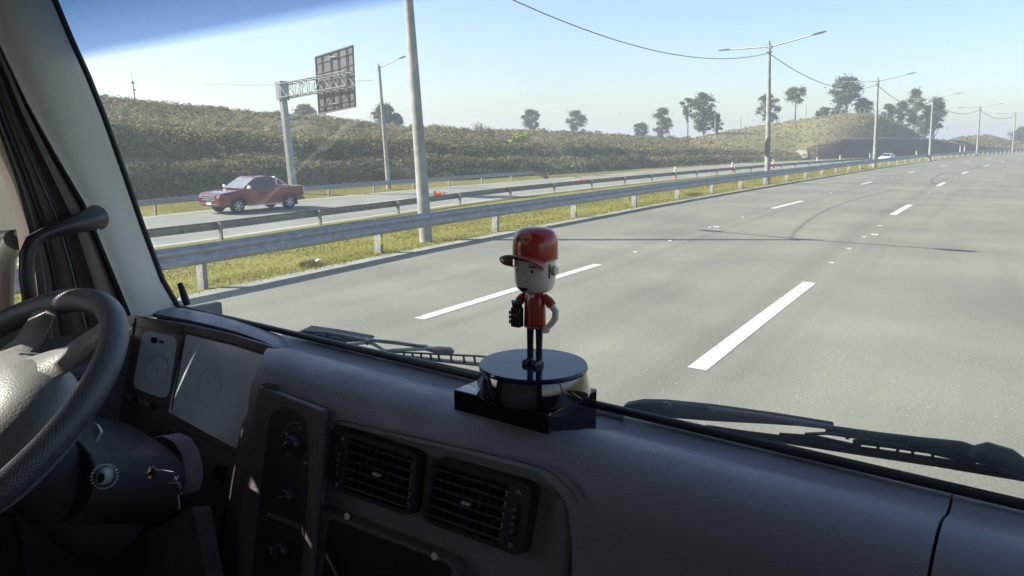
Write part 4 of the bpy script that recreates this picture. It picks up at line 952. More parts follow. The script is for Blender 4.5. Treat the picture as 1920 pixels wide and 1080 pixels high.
# ---- air vents
def vent(c, ug, tw, lab):
    q = [hb(x, y, PD, -.026) for x, y in c]; n = pn(PD)
    L = lambda u, v, o=0.0: q[0].lerp(q[1], u).lerp(q[3].lerp(q[2], u), v)+n*o
    vt = None
    mb = MB(); fr_ = [(0, 0), (1, 0), (1, 1), (0, 1)]; inn = [(ug[0], .09), (ug[1], .09), (ug[1], .93), (ug[0], .93)]
    def rr_(cs, r_, n_=5):
        out = []
        for i in range(4):
            p0, p1, p2 = Vector(cs[i-1]), Vector(cs[i]), Vector(cs[(i+1) % 4]); a = (p0-p1).normalized()*r_; b = (p2-p1).normalized()*r_
            for k in range(n_+1):
                t = k/n_; z = (p1+a)*(1-t)**2+p1*2*t*(1-t)+(p1+b)*t*t; out.append(z)
        return out
    o_ = [L(p.x, p.y, .0) for p in rr_(fr_, .12)]; o2 = [L(p.x, p.y, .016) for p in rr_([(.01, .01), (.99, .01), (.99, .99), (.01, .99)], .11)]
    i2 = [L(p.x, p.y, .016) for p in rr_(inn, .05)]; i1 = [L(p.x, p.y, .002) for p in rr_(inn, .05)]
    mb.loft([o_, o2, i2, i1], True, False); vt = build(mb, 'air_vent', M['grille'], truck, smooth=True, ang=35); tag(vt, lab)
    mb = MB(); mb.prism([L(u, v, .0012) for u, v in inn], n, .0008); build(mb, 'duct', M['rubber'], vt)
    for k in range(6):
        v = .17+.14*k; mb = MB(); a, b = ug; mb.prism([L(a, v-.012, .012), L(b, v-.012, .012), L(b, v+.012, .014), L(a, v+.012, .014)], n, .0016); build(mb, 'louvre', M['panel_dark'], vt)
    for k in range(9):
        u = ug[0]+(ug[1]-ug[0])*(k+.5)/9; mb = MB(); mb.prism([L(u-.006, .1, .004), L(u+.006, .1, .004), L(u+.006, .92, .004), L(u-.006, .92, .004)], n, .004); build(mb, 'fin', M['grille'], vt)
    for k in range(5):
        v = .22+.15*k; mb = MB(); mb.tube([L(ug[1]-.02, v-.03, .0145), L(ug[1]+.005, v, .0155), L(ug[1]-.02, v+.04, .0145)], .0007, 5); build(mb, 'louvre_end', M['silver'], vt)
    mb = MB(); mb.prism([L(tw-.025, .28, .0155), L(tw+.025, .28, .0155), L(tw+.025, .75, .0155), L(tw-.025, .75, .0155)], n, .004); build(mb, 'thumb_wheel', M['rubber'], vt, bevel=.001)
    for k in range(4): mb = MB(); v = .36+.1*k; mb.prism([L(tw-.014, v, .0196), L(tw+.014, v, .0196), L(tw+.014, v+.035, .0196), L(tw-.014, v+.035, .0196)], n, .0006); build(mb, 'wheel_rib', M['panel'], vt)
    for v0, s_ in ((.16, -1), (.86, 1)): mb = MB(); mb.tube([L(tw-.02, v0, .0165), L(tw+.02, v0, .0165), L(tw, v0+.05*s_, .0165), L(tw-.02, v0, .0165)], .0004, 4); build(mb, 'arrow_mark', M['grey_mark'], vt)
    mb = MB(); cu = (ug[0]+ug[1])/2; mb.box(L(cu, .52, .0165), (.012, .005, .003), TA, n, TZ); build(mb, 'tab', M['silver'], vt)
vent([(650, 799), (800, 846), (787, 966), (636, 914)], (.15, .95), .075, 'left of the two air vents, control wheel on its left side')
vent([(824, 851), (1015, 905), (994, 1040), (806, 972)], (.05, .78), .88, 'right air vent, control wheel on its right side')
lp = plate(rpoly([(610, 944), (874, 1046), (884, 1300), (570, 1300), (597, 1080)], 14, 4), PD, .022, 'storage_panel', M['panel'], truck, -.026, .002)
plate(rpoly([(618, 970), (845, 1060), (852, 1300), (585, 1300), (604, 1085)], 14, 4), PD, .001, 'opening_shade', M['rubber'], lp, -.0035, .0003)  # dark plate painted as the shade inside the recess, nothing is cut out
for x, y in ((651, 968), (815, 1043)):
    o = hb(x, y, PD, -.004); mb = MB(); mb.lathe(o, [(.0052, 0), (.0048, .002), (.002, .003), (.0018, .0015), (0, .0015)], 16, Z=pn(PD), X=TA); build(mb, 'screw', M['silver'], lp, smooth=True)
mb = MB(); mb.tube(poly([(1040, 905), (1066, 940), (1070, 990), (1062, 1100)], PD, -.02), .006, 8); build(mb, 'trim_bead', M['panel'], truck, smooth=True)
# ---- instrument cluster
plate([(200, 600), (250, 590), (345, 606), (440, 626), (526, 652), (505, 700), (486, 740), (455, 870), (418, 1010), (300, 960), (170, 900), (130, 760)], PC, .012, 'cluster_panel', M['panel'], truck, -.012, .002)
cl = [o for o in kids(truck) if o.name.startswith('cluster_panel')][0]
plate([(262, 596), (344, 612), (342, 629), (264, 612)], PC, .001, 'upper_slot', M['panel_dark'], cl, .0002, .0003)
plate(rpoly([(257, 611), (345, 630), (319, 757), (236, 728)], 4), PC, .003, 'bezel', M['panel'], cl, .0002, .001)
plate(rpoly([(270, 619), (334, 633), (315, 750), (249, 727)], 16), PC, .0012, 'gauge_lens', M['lens'], cl, .0034, .0004)
plate(rpoly([(351, 627), (440, 648), (515, 672), (487, 735), (455, 838), (447, 842), (318, 773)], 5), PC, .004, 'cluster_lens', M['lens'], cl, .0002, .001)
mb = MB(); mb.tube(poly([(348, 628), (322, 768)], PC, .004), .0022, 6); mb.tube(poly([(350, 624), (440, 645), (520, 670)], PC, .003), .0016, 6); build(mb, 'lens_trim', M['rubber'], cl)
def ring_px(cx, cy, rx, ry, P, off, r_, m, parent, name='gauge_ring'):
    q = [(cx+rx*math.cos(t)-ry*.25*math.sin(t), cy+ry*math.sin(t)+rx*.3*math.cos(t)) for t in [k*math.pi/14 for k in range(29)]]
    mb = MB(); mb.tube(poly(q, P, off), r_, 4); return build(mb, name, M[m], parent, smooth=True)
ring_px(293, 693, 22, 28, PC, .0048, .0004, 'galv_dull', cl); ring_px(392, 725, 22, 34, PC, .0044, .0003, 'galv_dull', cl)
mb = MB()
for (cx, cy, rx, ry, of) in ((293, 693, 22, 28, .0050), (392, 725, 22, 34, .0046)):
    for k in range(14):
        t = 2.3+k*.37; f_ = lambda q: (cx+(rx*math.cos(t)-ry*.25*math.sin(t))*q, cy+(ry*math.sin(t)+rx*.3*math.cos(t))*q)
        mb.tube(poly([f_(.80), f_(.92)], PC, of), .00035, 4)
build(mb, 'scale_ticks', M['rubber'], cl)
mark([(290, 665), (296, 700)], PC, .0049, cl, 'grey_mark', .0004, 'needle', False); mark([(392, 725), (388, 700)], PC, .0046, cl, 'galv_dull', .0004, 'needle', False)
o = hb(292, 638, PC, .004); mb = MB(); mb.lathe(o, [(.0062, 0), (.0062, .007), (.0042, .008), (.0042, .003), (0, .003)], 20, Z=pn(PC), X=TA); build(mb, 'reset_knob', M['rubber'], cl, smooth=True)
o2 = hb(304, 641, PC, .004); mb = MB(); mb.box(o2, (.014, .004, .005), TA, pn(PC), TZ); build(mb, 'knob_stem', M['rubber'], cl)
for (x0, y0, x1, y1), m in (((236, 740, 250, 745), 'galv_dull'), ((253, 748, 259, 751), 'rubber'), ((263, 752, 283, 760), 'galv_dull'), ((287, 758, 294, 766), 'rubber')):
    plate([(x0, y0-5), (x1, y1-6), (x1-2, y1+4), (x0-2, y0+5)], PC, .004, 'button', M[m], cl, .0002, .0006)
mark([(200, 752), (232, 765), (262, 778), (305, 797)], PC, .0006, cl, 'rubber', .0008, 'joint', False); mark([(308, 790), (301, 820)], PC, .0006, cl, 'rubber', .0008, 'joint', False)
mark([(308, 792), (380, 822), (440, 852)], PC, .0006, cl, 'rubber', .0008, 'joint', False); mark([(254, 596), (236, 690), (224, 750)], PC, .0006, cl, 'rubber', .0010, 'joint', False)
plate([(318, 803), (376, 833), (372, 868), (330, 850), (306, 822)], PC, .001, 'open_pocket', M['fabric'], cl, .0003, .0002)
plate([(412, 868), (427, 874), (420, 906), (404, 898)], PC, .006, 'switch', M['grille'], cl, .0002, .0015)
def slot(pts, name='vent_slot'):
    plate(pts, PC, .0008, name, M['rubber'], cl, .0002, .0002)
sv = plate([(210, 600), (252, 606), (232, 700), (216, 752), (186, 742), (196, 690)], PC, .003, 'side_vent', M['panel'], cl, .0003, .001)
for i in range(2): x = 238+i*8; plate([(x, 612), (x+5, 613), (x-1, 641), (x-6, 640)], PC, .0006, 'slot', M['rubber'], cl, .0034, .0001)
for i in range(4): x = 222+i*6; plate([(x, 655+i*1.5), (x+3.5, 656+i*1.5), (x-14, 732+i*1.5), (x-17.5, 731+i*1.5)], PC, .0006, 'slot', M['rubber'], cl, .0034, .0001)
# hood over the cluster
O_ = [(228, 569), (262, 571), (300, 573), (345, 578), (395, 588), (440, 600), (490, 616), (535, 633), (575, 652)]
F_ = [(228, 588), (255, 591), (300, 597), (350, 606), (400, 617), (445, 629), (490, 645), (515, 657), (524, 672)]
mb = MB(); rg = []
for i, ((ox, oy), (fx, fy)) in enumerate(zip(O_, F_)):
    o1 = hb(ox, oy, (.862, 0, 0)); f1 = hb(fx, fy-7, (.775, 0, 0)); f0 = hb(fx, fy, (.778, 0, 0)); mid = o1.lerp(f1, .5)+TZ*.006; m2 = o1.lerp(f1, .85)+TZ*.004
    rg.append([o1-TZ*.02, o1, o1.lerp(f1, .2)+TZ*.005, mid, m2, f1, f0, f0+TB*.02-TZ*.004, f0+TB*.08-TZ*.012])
mb.loft(rg, True, True); build(mb, 'cluster_hood', M['dash'], truck, smooth=True, ang=70)
# pad corner joining hood and dashboard
mb = MB(); rg = []
A1 = [(524, 672), (512, 690), (500, 702), (490, 708)]; B1 = [(575, 650), (590, 670), (600, 700), (600, 735)]; zz = []
for (ax, ay), (bx, by), bb, b2 in zip(A1, B1, (.775, .745, .715, .695), (.84, .80, .75, .70)):
    p = hb(ax, ay, (bb, 0, 0)); q = hb(bx, by, (b2, 0, 0)); rg.append([p-TZ*.012+TB*.01, p, p.lerp(q, .3)+TZ*.004, p.lerp(q, .7)+TZ*.003, q, q-TZ*.03])
mb.loft(rg, True, True); build(mb, 'pad_corner', M['dash'], truck, smooth=True, ang=70)
# lower dash and foot well
mb = MB(); mb.box(T(-1.25, .80, -.95), (.62, .06, .80), TA, TB, TZ); build(mb, 'lower_dash', M['panel_dark'], truck, bevel=.01)
# ---- steering wheel
WC = (-1.194, .352, -.378); WT = .623
e1 = TA; e2 = TB*math.cos(WT)+TZ*math.sin(WT); wn_ = -TB*math.sin(WT)+TZ*math.cos(WT); wc = T(*WC)
def wheel_mat():
    m = mat('wheel_leather', (.075, .07, .08), (.095, .09, .10), 8, .36, 0); t = m.node_tree; N = t.nodes; L = t.links; b = N['Principled BSDF']
    uv = N.new('ShaderNodeTexCoord'); s = N.new('ShaderNodeSeparateXYZ'); L.new(uv.outputs['UV'], s.inputs[0]); o = []
    for i, k in ((0, 1500.), (1, 163.4)):
        a = N.new('ShaderNodeMath'); a.operation = 'MULTIPLY'; a.inputs[1].default_value = k; L.new(s.outputs[i], a.inputs[0]); c = N.new('ShaderNodeMath'); c.operation = 'SINE'; L.new(a.outputs[0], c.inputs[0]); o.append(c.outputs[0])
    mu = N.new('ShaderNodeMath'); mu.operation = 'MULTIPLY'; L.new(o[0], mu.inputs[0]); L.new(o[1], mu.inputs[1])
    bp = N.new('ShaderNodeBump'); bp.inputs['Strength'].default_value = .45; bp.inputs['Distance'].default_value = .0006; L.new(mu.outputs[0], bp.inputs['Height']); L.new(bp.outputs[0], b.inputs['Normal'])
    return m
M['wheel'] = wheel_mat()
M['hubm'] = mat('hub_plastic', (.16, .16, .155), (.20, .20, .19), 20, .38, 0, .16, 380, spec=.6)
mb = MB(); mb.uv = []; n1, n2 = 120, 20
for i in range(n1+1):
    t = 2*math.pi*i/n1; d = e1*math.cos(t)+e2*math.sin(t)
    for k in range(n2+1):
        p = 2*math.pi*k/n2; mb.v.append(wc+d*(.225+.0192*math.cos(p))+wn_*.0192*math.sin(p)); mb.uv.append((i/n1, k/n2))
for i in range(n1):
    for k in range(n2): a = i*(n2+1)+k; mb.f.append((a, a+1, a+n2+2, a+n2+1))
sw = build(mb, 'steering_wheel', M['wheel'], truck, smooth=True, ang=180)
tag(sw, 'textured grip rim')
hubc = wc-wn_*.02
mb = MB(); rings = []
for r_, z in ((.118, -.06), (.125, -.02), (.122, .012), (.105, .034), (.075, .046), (.035, .050), (.001, .051)):
    rings.append([hubc+(e1*math.copysign(abs(math.cos(t))**.8, math.cos(t))*r_*1.08+e2*math.copysign(abs(math.sin(t))**.8, math.sin(t))*r_)+wn_*z for t in [2*math.pi*k/48 for k in range(48)]])
mb.loft(rings, True, True); build(mb, 'hub', M['hubm'], sw, smooth=True, ang=60)
for t, w0, w1 in ((R(62), .032, .026), (R(118), .032, .026), (R(-62), .04, .03), (R(-118), .04, .03)):
    d = e1*math.cos(t)+e2*math.sin(t); c = wn_.cross(d); mb = MB(); rg = []
    for r_, w_, z, th in ((.09, w0*1.3, .005, .014), (.15, w0, -.008, .010), (.20, w1, -.004, .009), (.222, w1*1.1, 0, .009)):
        q = wc+d*r_+wn_*z; rg.append([q+c*w_, q+c*w_*.6+wn_*th, q-c*w_*.6+wn_*th, q-c*w_, q-c*w_*.6-wn_*th, q+c*w_*.6-wn_*th])
    mb.loft(rg); build(mb, 'spoke', M['hubm'], sw, smooth=True, ang=50)
mb = MB(); mb.tube([wc-wn_*.05, wc-wn_*.14, wc-wn_*.30], [.055, .06, .07], 20); build(mb, 'steering_column', M['panel_dark'], truck, smooth=True)
# column shroud, ignition and knob
PS = (.49, -.46, 25)
sh = plate(rpoly([(165, 772), (212, 782), (262, 803), (312, 836), (345, 866), (360, 905), (348, 955), (318, 985), (270, 990), (195, 968), (60, 955), (20, 930), (60, 870), (120, 812)], 26, 4), PS, .16, 'column_shroud', M['panel_dark'], truck, -.15, .018)
o = hb(197, 893, PS, .008); nS = pn(PS); aimS = (C0-o).normalized().lerp(nS, .45).normalized()
aimS = (aimS+TA*.25-TZ*.1).normalized()
mb = MB(); mb.lathe(o, [(.0165, -.012), (.0172, .004), (.0150, .010), (.0140, .017), (.0105, .019), (.0098, .016), (0, .016)], 36, Z=aimS, X=TA)
kn = build(mb, 'light_knob', M['silver'], truck, smooth=True, ang=35)
mb = MB()
for k in range(22):
    t = 2*math.pi*k/22; X_ = aimS.orthogonal().normalized(); Y_ = aimS.cross(X_); d = X_*math.cos(t)+Y_*math.sin(t); mb.box(o+d*.0170+aimS*.001, (.0022, .0018, .010), aimS.cross(d), d, aimS)
build(mb, 'knurling', M['silver'], kn)
mb = MB(); mb.lathe(o, [(.0090, .012), (.0090, .0205), (.0075, .0215), (0, .0215)], 24, Z=aimS, X=TA); build(mb, 'knob_cap', M['grille'], kn, smooth=True)
mb = MB(); mb.prism(poly(rpoly([(175, 792), (187, 796), (194, 810), (183, 831), (178, 812)], 4), PS, .013), nS, .004); build(mb, 'shroud_highlight', M['silver'], truck, bevel=.001)  # silver sliver drawn as the highlight on the shroud
o = hb(284, 886, PS, .012); mb = MB(); mb.lathe(o, [(.0115, -.006), (.0115, .003), (.009, .005), (0, .005)], 24, Z=aimS, X=TA); build(mb, 'ignition_lock', M['grille'], truck, smooth=True)
kr = thing('key_ring', 'bunch of keys hanging from the ignition on a metal ring', 'keys', o)
mb = MB(); mb.prism([o+aimS*.004+TZ*.003, o+aimS*.030+TZ*.003, o+aimS*.030-TZ*.003, o+aimS*.004-TZ*.003], TA, .0022); build(mb, 'ignition_key', M['chrome'], kr)
PK = (.455, -.44, 10)
mb = MB(); mb.tube(poly([(292, 881), (308, 882), (326, 885)], PK, .0), .0011, 6); build(mb, 'key_bow', M['chrome'], kr)
def ringm(px, py, rx, r_=.0008, nm='ring'):
    c = hb(px, py, PK); k = rx*.62/FPX; mb = MB(); mb.tube([c+TA*k*math.cos(t)+TZ*k*math.sin(t) for t in [2*math.pi*i/18 for i in range(19)]], r_, 6, cap=False); return build(mb, nm, M['chrome'], kr, smooth=True)
ringm(331, 893, 9); ringm(329, 905, 11)
mb = MB(); mb.prism(poly(rpoly([(321, 904), (338, 903), (343, 914), (341, 927), (324, 926), (319, 916)], 4), PK, .001), pn(PK), .005); build(mb, 'key_head', M['grille'], kr, bevel=.001)
mb = MB(); mb.prism(poly([(332, 928), (336, 928), (338, 953), (335, 957), (333, 953)], PK, .003), pn(PK), .0014); build(mb, 'key_blade', M['chrome'], kr)
mb = MB(); band = [(298, 819), (320, 815), (340, 824), (355, 846), (362, 872), (364, 898), (357, 924), (348, 922)]
rg = []
for i, (x, y) in enumerate(band):
    c = hb(x, y, (.47, 0, 0)); w_ = .010; rg.append([c+TA*w_*.4+TB*w_-TZ*.0, c+TA*.0025, c-TB*w_*.9-TA*w_*.35, c-TA*.0025])
mb.loft(rg, True, True); tag(build(mb, 'lanyard', M['strap'], None, smooth=True, ang=60), 'mauve grey fabric strap looped around the ignition key', 'lanyard')
bt = plate(rpoly([(192, 968), (235, 982), (300, 992), (345, 975), (395, 940), (460, 1300), (330, 1300), (262, 1078), (215, 1012)], 18, 4), (.56, -.6, 15), .03, 'column_boot', M['fabric'], truck, -.03, .012)
mb = MB(); mb.prism(poly(rpoly([(205, 998), (212, 1002), (224, 1020), (231, 1030), (216, 1022), (207, 1012)], 3), (.56, -.6, 15), .003), pn(PD), .003); build(mb, 'boot_clip', M['silver'], bt)
mb = MB(); so = T(-1.12, .36, -.66)
mb.lathe(so, [(.14, -.3), (.15, -.05), (.13, -.012), (.09, .008), (.04, .016), (0, .018)], 36); build(mb, 'seat_cushion', M['seat'], truck, smooth=True)
# ---- left pillar, door frame, handle
Rr = [(84, -30), (128, 75), (160, 145), (190, 220), (225, 318), (262, 425), (300, 527), (338, 592)]
Lr = [(-45, -20), (0, 82), (28, 142), (52, 192), (105, 288), (160, 382), (200, 478), (246, 590)]
Nn = [4]*8
mb = MB(); rg = []
for (rx, ry), (lx, ly) in zip(Rr, Lr):
    r0 = hb(rx, ry, PW, .004); l0 = ha(lx, ly, -1.475); row = []
    for t in [0, .08, .2, .35, .5, .65, .8, .92, 1]:
        bul = math.sin(math.pi*min(1, t*1.05))*.022; p = r0.lerp(l0, t)+(TA*.75-TB*.65)*bul
        row.append(p)
    row.append(l0-TA*.05); row.append(r0-TA*.06+TB*.0); rg.append(row)
mb.loft(rg, True, True); build(mb, 'pillar_trim', M['pillar'], truck, smooth=True, ang=70)
mb = MB(); mb.tube([hb(x+5, y-2, PW, -.004) for x, y in Rr], .006, 8); build(mb, 'windscreen_edge', M['rubber'], truck, smooth=True)
W_ = [(-105, -20), (-60, 85), (-30, 160), (-8, 235), (30, 345), (52, 430), (66, 520), (78, 640)]
fr2 = MB(); rg = []
for (lx, ly), (wx, wy) in zip(Lr, W_):
    l0 = ha(lx, ly, -1.49); w0 = ha(wx, wy, -1.51); row = []
    for t, h_ in ((0, 0), (.12, .004), (.2, .014), (.34, .016), (.42, .002), (.52, .0), (.58, .012), (.72, .012), (.8, 0), (.92, .006), (1, .004)): row.append(l0.lerp(w0, t)+TA*h_)
    row.append(w0-TA*.05); row.append(l0-TA*.05); rg.append(row)
fr2.loft(rg, True, True); df = build(fr2, 'door_frame', M['doorframe'], truck, smooth=True, ang=45)
for t, r_, m_ in ((.46, .0035, 'rubber'), (.50, .0016, 'galv_dull'), (.75, .0035, 'rubber'), (.88, .0012, 'galv_dull'), (.18, .0012, 'doorframe'), (.03, .005, 'rubber')):
    mb = MB(); mb.tube([ha(a[0]+(b[0]-a[0])*t, a[1]+(b[1]-a[1])*t, -1.488+.004*(t < .6)) for a, b in zip(Lr, W_)], r_, 6); build(mb, 'door_seal', M[m_], df, smooth=True)
# door: panel below the window, above it and behind; thin slats added to block the sun
mb = MB()
def wallq(b0, z0, b1, z1, a=-1.53, th=.05): mb.box(T(a-th/2, (b0+b1)/2, (z0+z1)/2), (th, b1-b0, z1-z0), TA, TB, TZ)
wallq(-.95, -1.3, .70, -.335); wallq(.30, .06, .62, .45); wallq(-.95, .15, .30, .45); wallq(-.95, .078, .17, .1515, -1.535, .012); wallq(.30, -.32, .53, .0615, -1.545, .03); wallq(.17, .005, .22, .1515, -1.535, .012); wallq(.22, -.20, .30, .1517, -1.535, .012); wallq(-.95, -.335, -.30, .15)  # thin pieces are added only to keep sun off cluster and console
dp = build(mb, 'door', M['doorframe'], truck, bevel=.004)
mb = MB(); mb.prism([T(-1.52, .50, -.47), T(-1.52, .72, -.40), T(-1.52, .84, -.36), T(-1.52, .95, -.36), T(-1.52, .95, -1.3), T(-1.52, .5, -1.3)], TA, .02); build(mb, 'kick_panel', M['panel'], truck, bevel=.004)
mb = MB(); mb.box(T(-1.50, .45, -.44), (.05, .50, .035), TA, TB, TZ); mb.box(T(-1.49, .52, -.60), (.06, .36, .05), TA, TB, TZ); build(mb, 'arm_rest', M['panel'], dp, bevel=.012)
hp = [(181, 408), (150, 418), (115, 428), (84, 438), (62, 452), (51, 478), (50, 520), (57, 570), (68, 650)]
mb = MB(); mb.tube([ha(x, y, -1.41-(.03 if i == 0 else 0)) for i, (x, y) in enumerate(hp)], [.024, .017, .0125, .011, .0125, .0125, .012, .012, .012], 12); build(mb, 'grab_handle', M['grille'], truck, smooth=True)
mb = MB(); q = ha(184, 430, -1.42); mb.lathe(q, [(0, 0), (.0022, 0), (.002, .002), (0, .002)], 8, Z=TA-TB); build(mb, 'handle_screw', M['chrome'], truck)
# door mirror outside the side window
mr = (.60, 0, 0)
mb = MB(); q = [hb(-95, 150, mr), hb(10, 262, mr), hb(38, 380, mr), hb(46, 452, mr), hb(-95, 468, mr)]; mb.prism(q, TB, .09); mi = build(mb, 'door_mirror', M['panel_dark'], truck, bevel=.012)
q = [hb(-90, 170, mr, .002), hb(4, 272, mr, .002), hb(29, 380, mr, .002), hb(34, 430, mr, .002), hb(-90, 440, mr, .002)]; mb = MB(); mb.prism(q, -TB, .002); build(mb, 'mirror_glass', M['mirror'], mi)
mb = MB(); mb.tube([hb(30, 450, mr), hb(10, 480, mr), hb(6, 560, mr), hb(8, 640, mr)], [.022, .020, .02, .02], 10); build(mb, 'mirror_arm', M['mirror'], mi, smooth=True)
# toll tag style holder at the foot of the pillar
a_ = hb(337, 531, (.835, 0, 0)); b_ = hb(351, 572, (.835, 0, 0)); ax = (a_-b_).normalized(); L_ = (a_-b_).length
mb = MB(); mb.lathe(b_, [(.003, 0), (.0072, .001), (.0078, L_*.35), (.0062, L_*.8), (.0055, L_*.97), (.0045, L_)], 10, Z=ax); cp_ = build(mb, 'clip_holder', M['wiper'], truck, smooth=True, ang=35)
mb = MB(); mb.lathe(a_, [(.0044, 0), (.0030, .0012), (0, .0014)], 12, Z=ax); build(mb, 'clip_end', M['white'], cp_, smooth=True)  # white paints the lit top of the dark holder
mb = MB(); mb.tube([hb(334, 556, (.84, 0, 0)), hb(328, 564, (.84, 0, 0)), hb(322, 576, (.84, 0, 0))], .0012, 6); build(mb, 'clip_wire', M['wire'], cp_)
# ---- shell of the cab: roof, header, back, right side, floor
mb = MB(); mb.box(T(-.28, -.16, .43), (2.6, 1.62, .05), TA, TB, TZ); build(mb, 'roof', M['roofc'], truck)
mb = MB(); mb.box(T(-.28, .63, .37), (2.6, .05, .10), TA, TB, TZ); build(mb, 'header', M['roofc'], truck)
mb = MB(); mb.box(T(-.28, -.96, -.43), (2.6, .05, 1.75), TA, TB, TZ); build(mb, 'back_wall', M['roofc'], truck)
mb = MB(); mb.box(T(-.28, .0, -1.31), (2.6, 2.0, .04), TA, TB, TZ); build(mb, 'floor', M['rubber'], truck)
mb = MB(); mb.box(T(1.0, -.1, -.83), (.05, 1.75, .9), TA, TB, TZ); mb.box(T(1.0, -.7, -.02), (.05, .5, .72), TA, TB, TZ); mb.box(T(1.0, .0, .36), (.05, 1.5, .12), TA, TB, TZ); build(mb, 'door', M['doorframe'], truck)
mb = MB(); mb.tube([T(1.02, .86, -.37), T(1.02, .64, .38)], .04, 8); build(mb, 'pillar_trim', M['pillar'], truck)
mb = MB(); mb.box(T(-.28, .975, -.92), (2.55, .03, .95), TA, TB, TZ); build(mb, 'front_panel', M['carwhite'], truck, bevel=.004)
# ---- windscreen
def glass_mat():
    m = bpy.data.materials.new('windscreen_glass'); m.use_nodes = True; t = m.node_tree; N = t.nodes; L = t.links
    N.remove(N['Principled BSDF']); tc = N.new('ShaderNodeTexCoord'); s = N.new('ShaderNodeSeparateXYZ'); L.new(tc.outputs['UV'], s.inputs[0])
    nz = N.new('ShaderNodeMath'); nz.operation = 'MULTIPLY_ADD'; L.new(s.outputs[0], nz.inputs[0]); nz.inputs[1].default_value = -.022; L.new(s.outputs[1], nz.inputs[2])
    r = ramp(N, [(0, (.975, .985, .98)), (.143, (.975, .985, .98)), (.147, (.72, .80, .96)), (.162, (.30, .40, .62)), (.24, (.13, .22, .36)), (1, (.12, .21, .34))]); 
    mr_ = N.new('ShaderNodeMapRange'); mr_.inputs[1].default_value = 0; mr_.inputs[2].default_value = 1; L.new(nz.outputs[0], mr_.inputs[0]); L.new(mr_.outputs[0], r.inputs[0])
    tb = N.new('ShaderNodeBsdfTransparent'); L.new(r.outputs[0], tb.inputs[0])
    gl = N.new('ShaderNodeBsdfGlossy'); gl.inputs['Roughness'].default_value = .02
    lw = N.new('ShaderNodeLayerWeight'); lw.inputs[0].default_value = .5; pw = N.new('ShaderNodeMath'); pw.operation = 'POWER'; pw.inputs[1].default_value = 5; L.new(lw.outputs['Facing'], pw.inputs[0])
    pm = N.new('ShaderNodeMath'); pm.operation = 'MULTIPLY_ADD'; pm.inputs[1].default_value = .4; pm.inputs[2].default_value = .022; L.new(pw.outputs[0], pm.inputs[0]); ms = N.new('ShaderNodeMixShader'); L.new(pm.outputs[0], ms.inputs[0]); L.new(tb.outputs[0], ms.inputs[1]); L.new(gl.outputs[0], ms.inputs[2])
    # thin film of dust on the glass
    n = N.new('ShaderNodeTexNoise'); n.inputs['Scale'].default_value = 4; n.inputs['Detail'].default_value = 4; L.new(tc.outputs['Object'], n.inputs[0])
    mr2 = N.new('ShaderNodeMapRange'); mr2.inputs[1].default_value = .3; mr2.inputs[2].default_value = .7; mr2.inputs[3].default_value = .035; mr2.inputs[4].default_value = .085; L.new(n.outputs[0], mr2.inputs[0])
    df_ = N.new('ShaderNodeBsdfTranslucent'); df_.inputs[0].default_value = (.75, .75, .72, 1); m2 = N.new('ShaderNodeMixShader'); L.new(mr2.outputs[0], m2.inputs[0]); L.new(ms.outputs[0], m2.inputs[1]); L.new(df_.outputs[0], m2.inputs[2])
    vo = N.new('ShaderNodeTexVoronoi'); vo.inputs['Scale'].default_value = 24; L.new(tc.outputs['Object'], vo.inputs[0]); wn = N.new('ShaderNodeTexWhiteNoise'); L.new(vo.outputs['Color'], wn.inputs[0])
    a1 = N.new('ShaderNodeMath'); a1.operation = 'LESS_THAN'; a1.inputs[1].default_value = .035; L.new(vo.outputs['Distance'], a1.inputs[0]); a2 = N.new('ShaderNodeMath'); a2.operation = 'GREATER_THAN'; a2.inputs[1].default_value = .93; L.new(wn.outputs[0], a2.inputs[0])
    a3 = N.new('ShaderNodeMath'); a3.operation = 'MULTIPLY'; L.new(a1.outputs[0], a3.inputs[0]); L.new(a2.outputs[0], a3.inputs[1]); a4 = N.new('ShaderNodeMath'); a4.operation = 'MULTIPLY'; a4.inputs[1].default_value = .45; L.new(a3.outputs[0], a4.inputs[0])
    d5 = N.new('ShaderNodeBsdfDiffuse'); d5.inputs[0].default_value = (.2, .19, .16, 1); m6 = N.new('ShaderNodeMixShader'); L.new(a4.outputs[0], m6.inputs[0]); L.new(m2.outputs[0], m6.inputs[1]); L.new(d5.outputs[0], m6.inputs[2])
    L.new(m6.outputs[0], N['Material Output'].inputs[0]); return m
M['glass'] = glass_mat()
def wsp(a, z): return T(a, .85-(z+.357)*math.tan(R(17.3))+.010, z)
mb = MB(); mb.uv = []
for i in range(21):
    for k in range(13):
        a = -1.512+2.56*i/20; z = -.372+.78*k/12; mb.v.append(wsp(a, z)); mb.uv.append(((a+1.5), z))
for i in range(20):
    for k in range(12): a = i*13+k; mb.f.append((a, a+1, a+14, a+13))
build(mb, 'windscreen', M['glass'], truck, fixn=False, smooth=True)
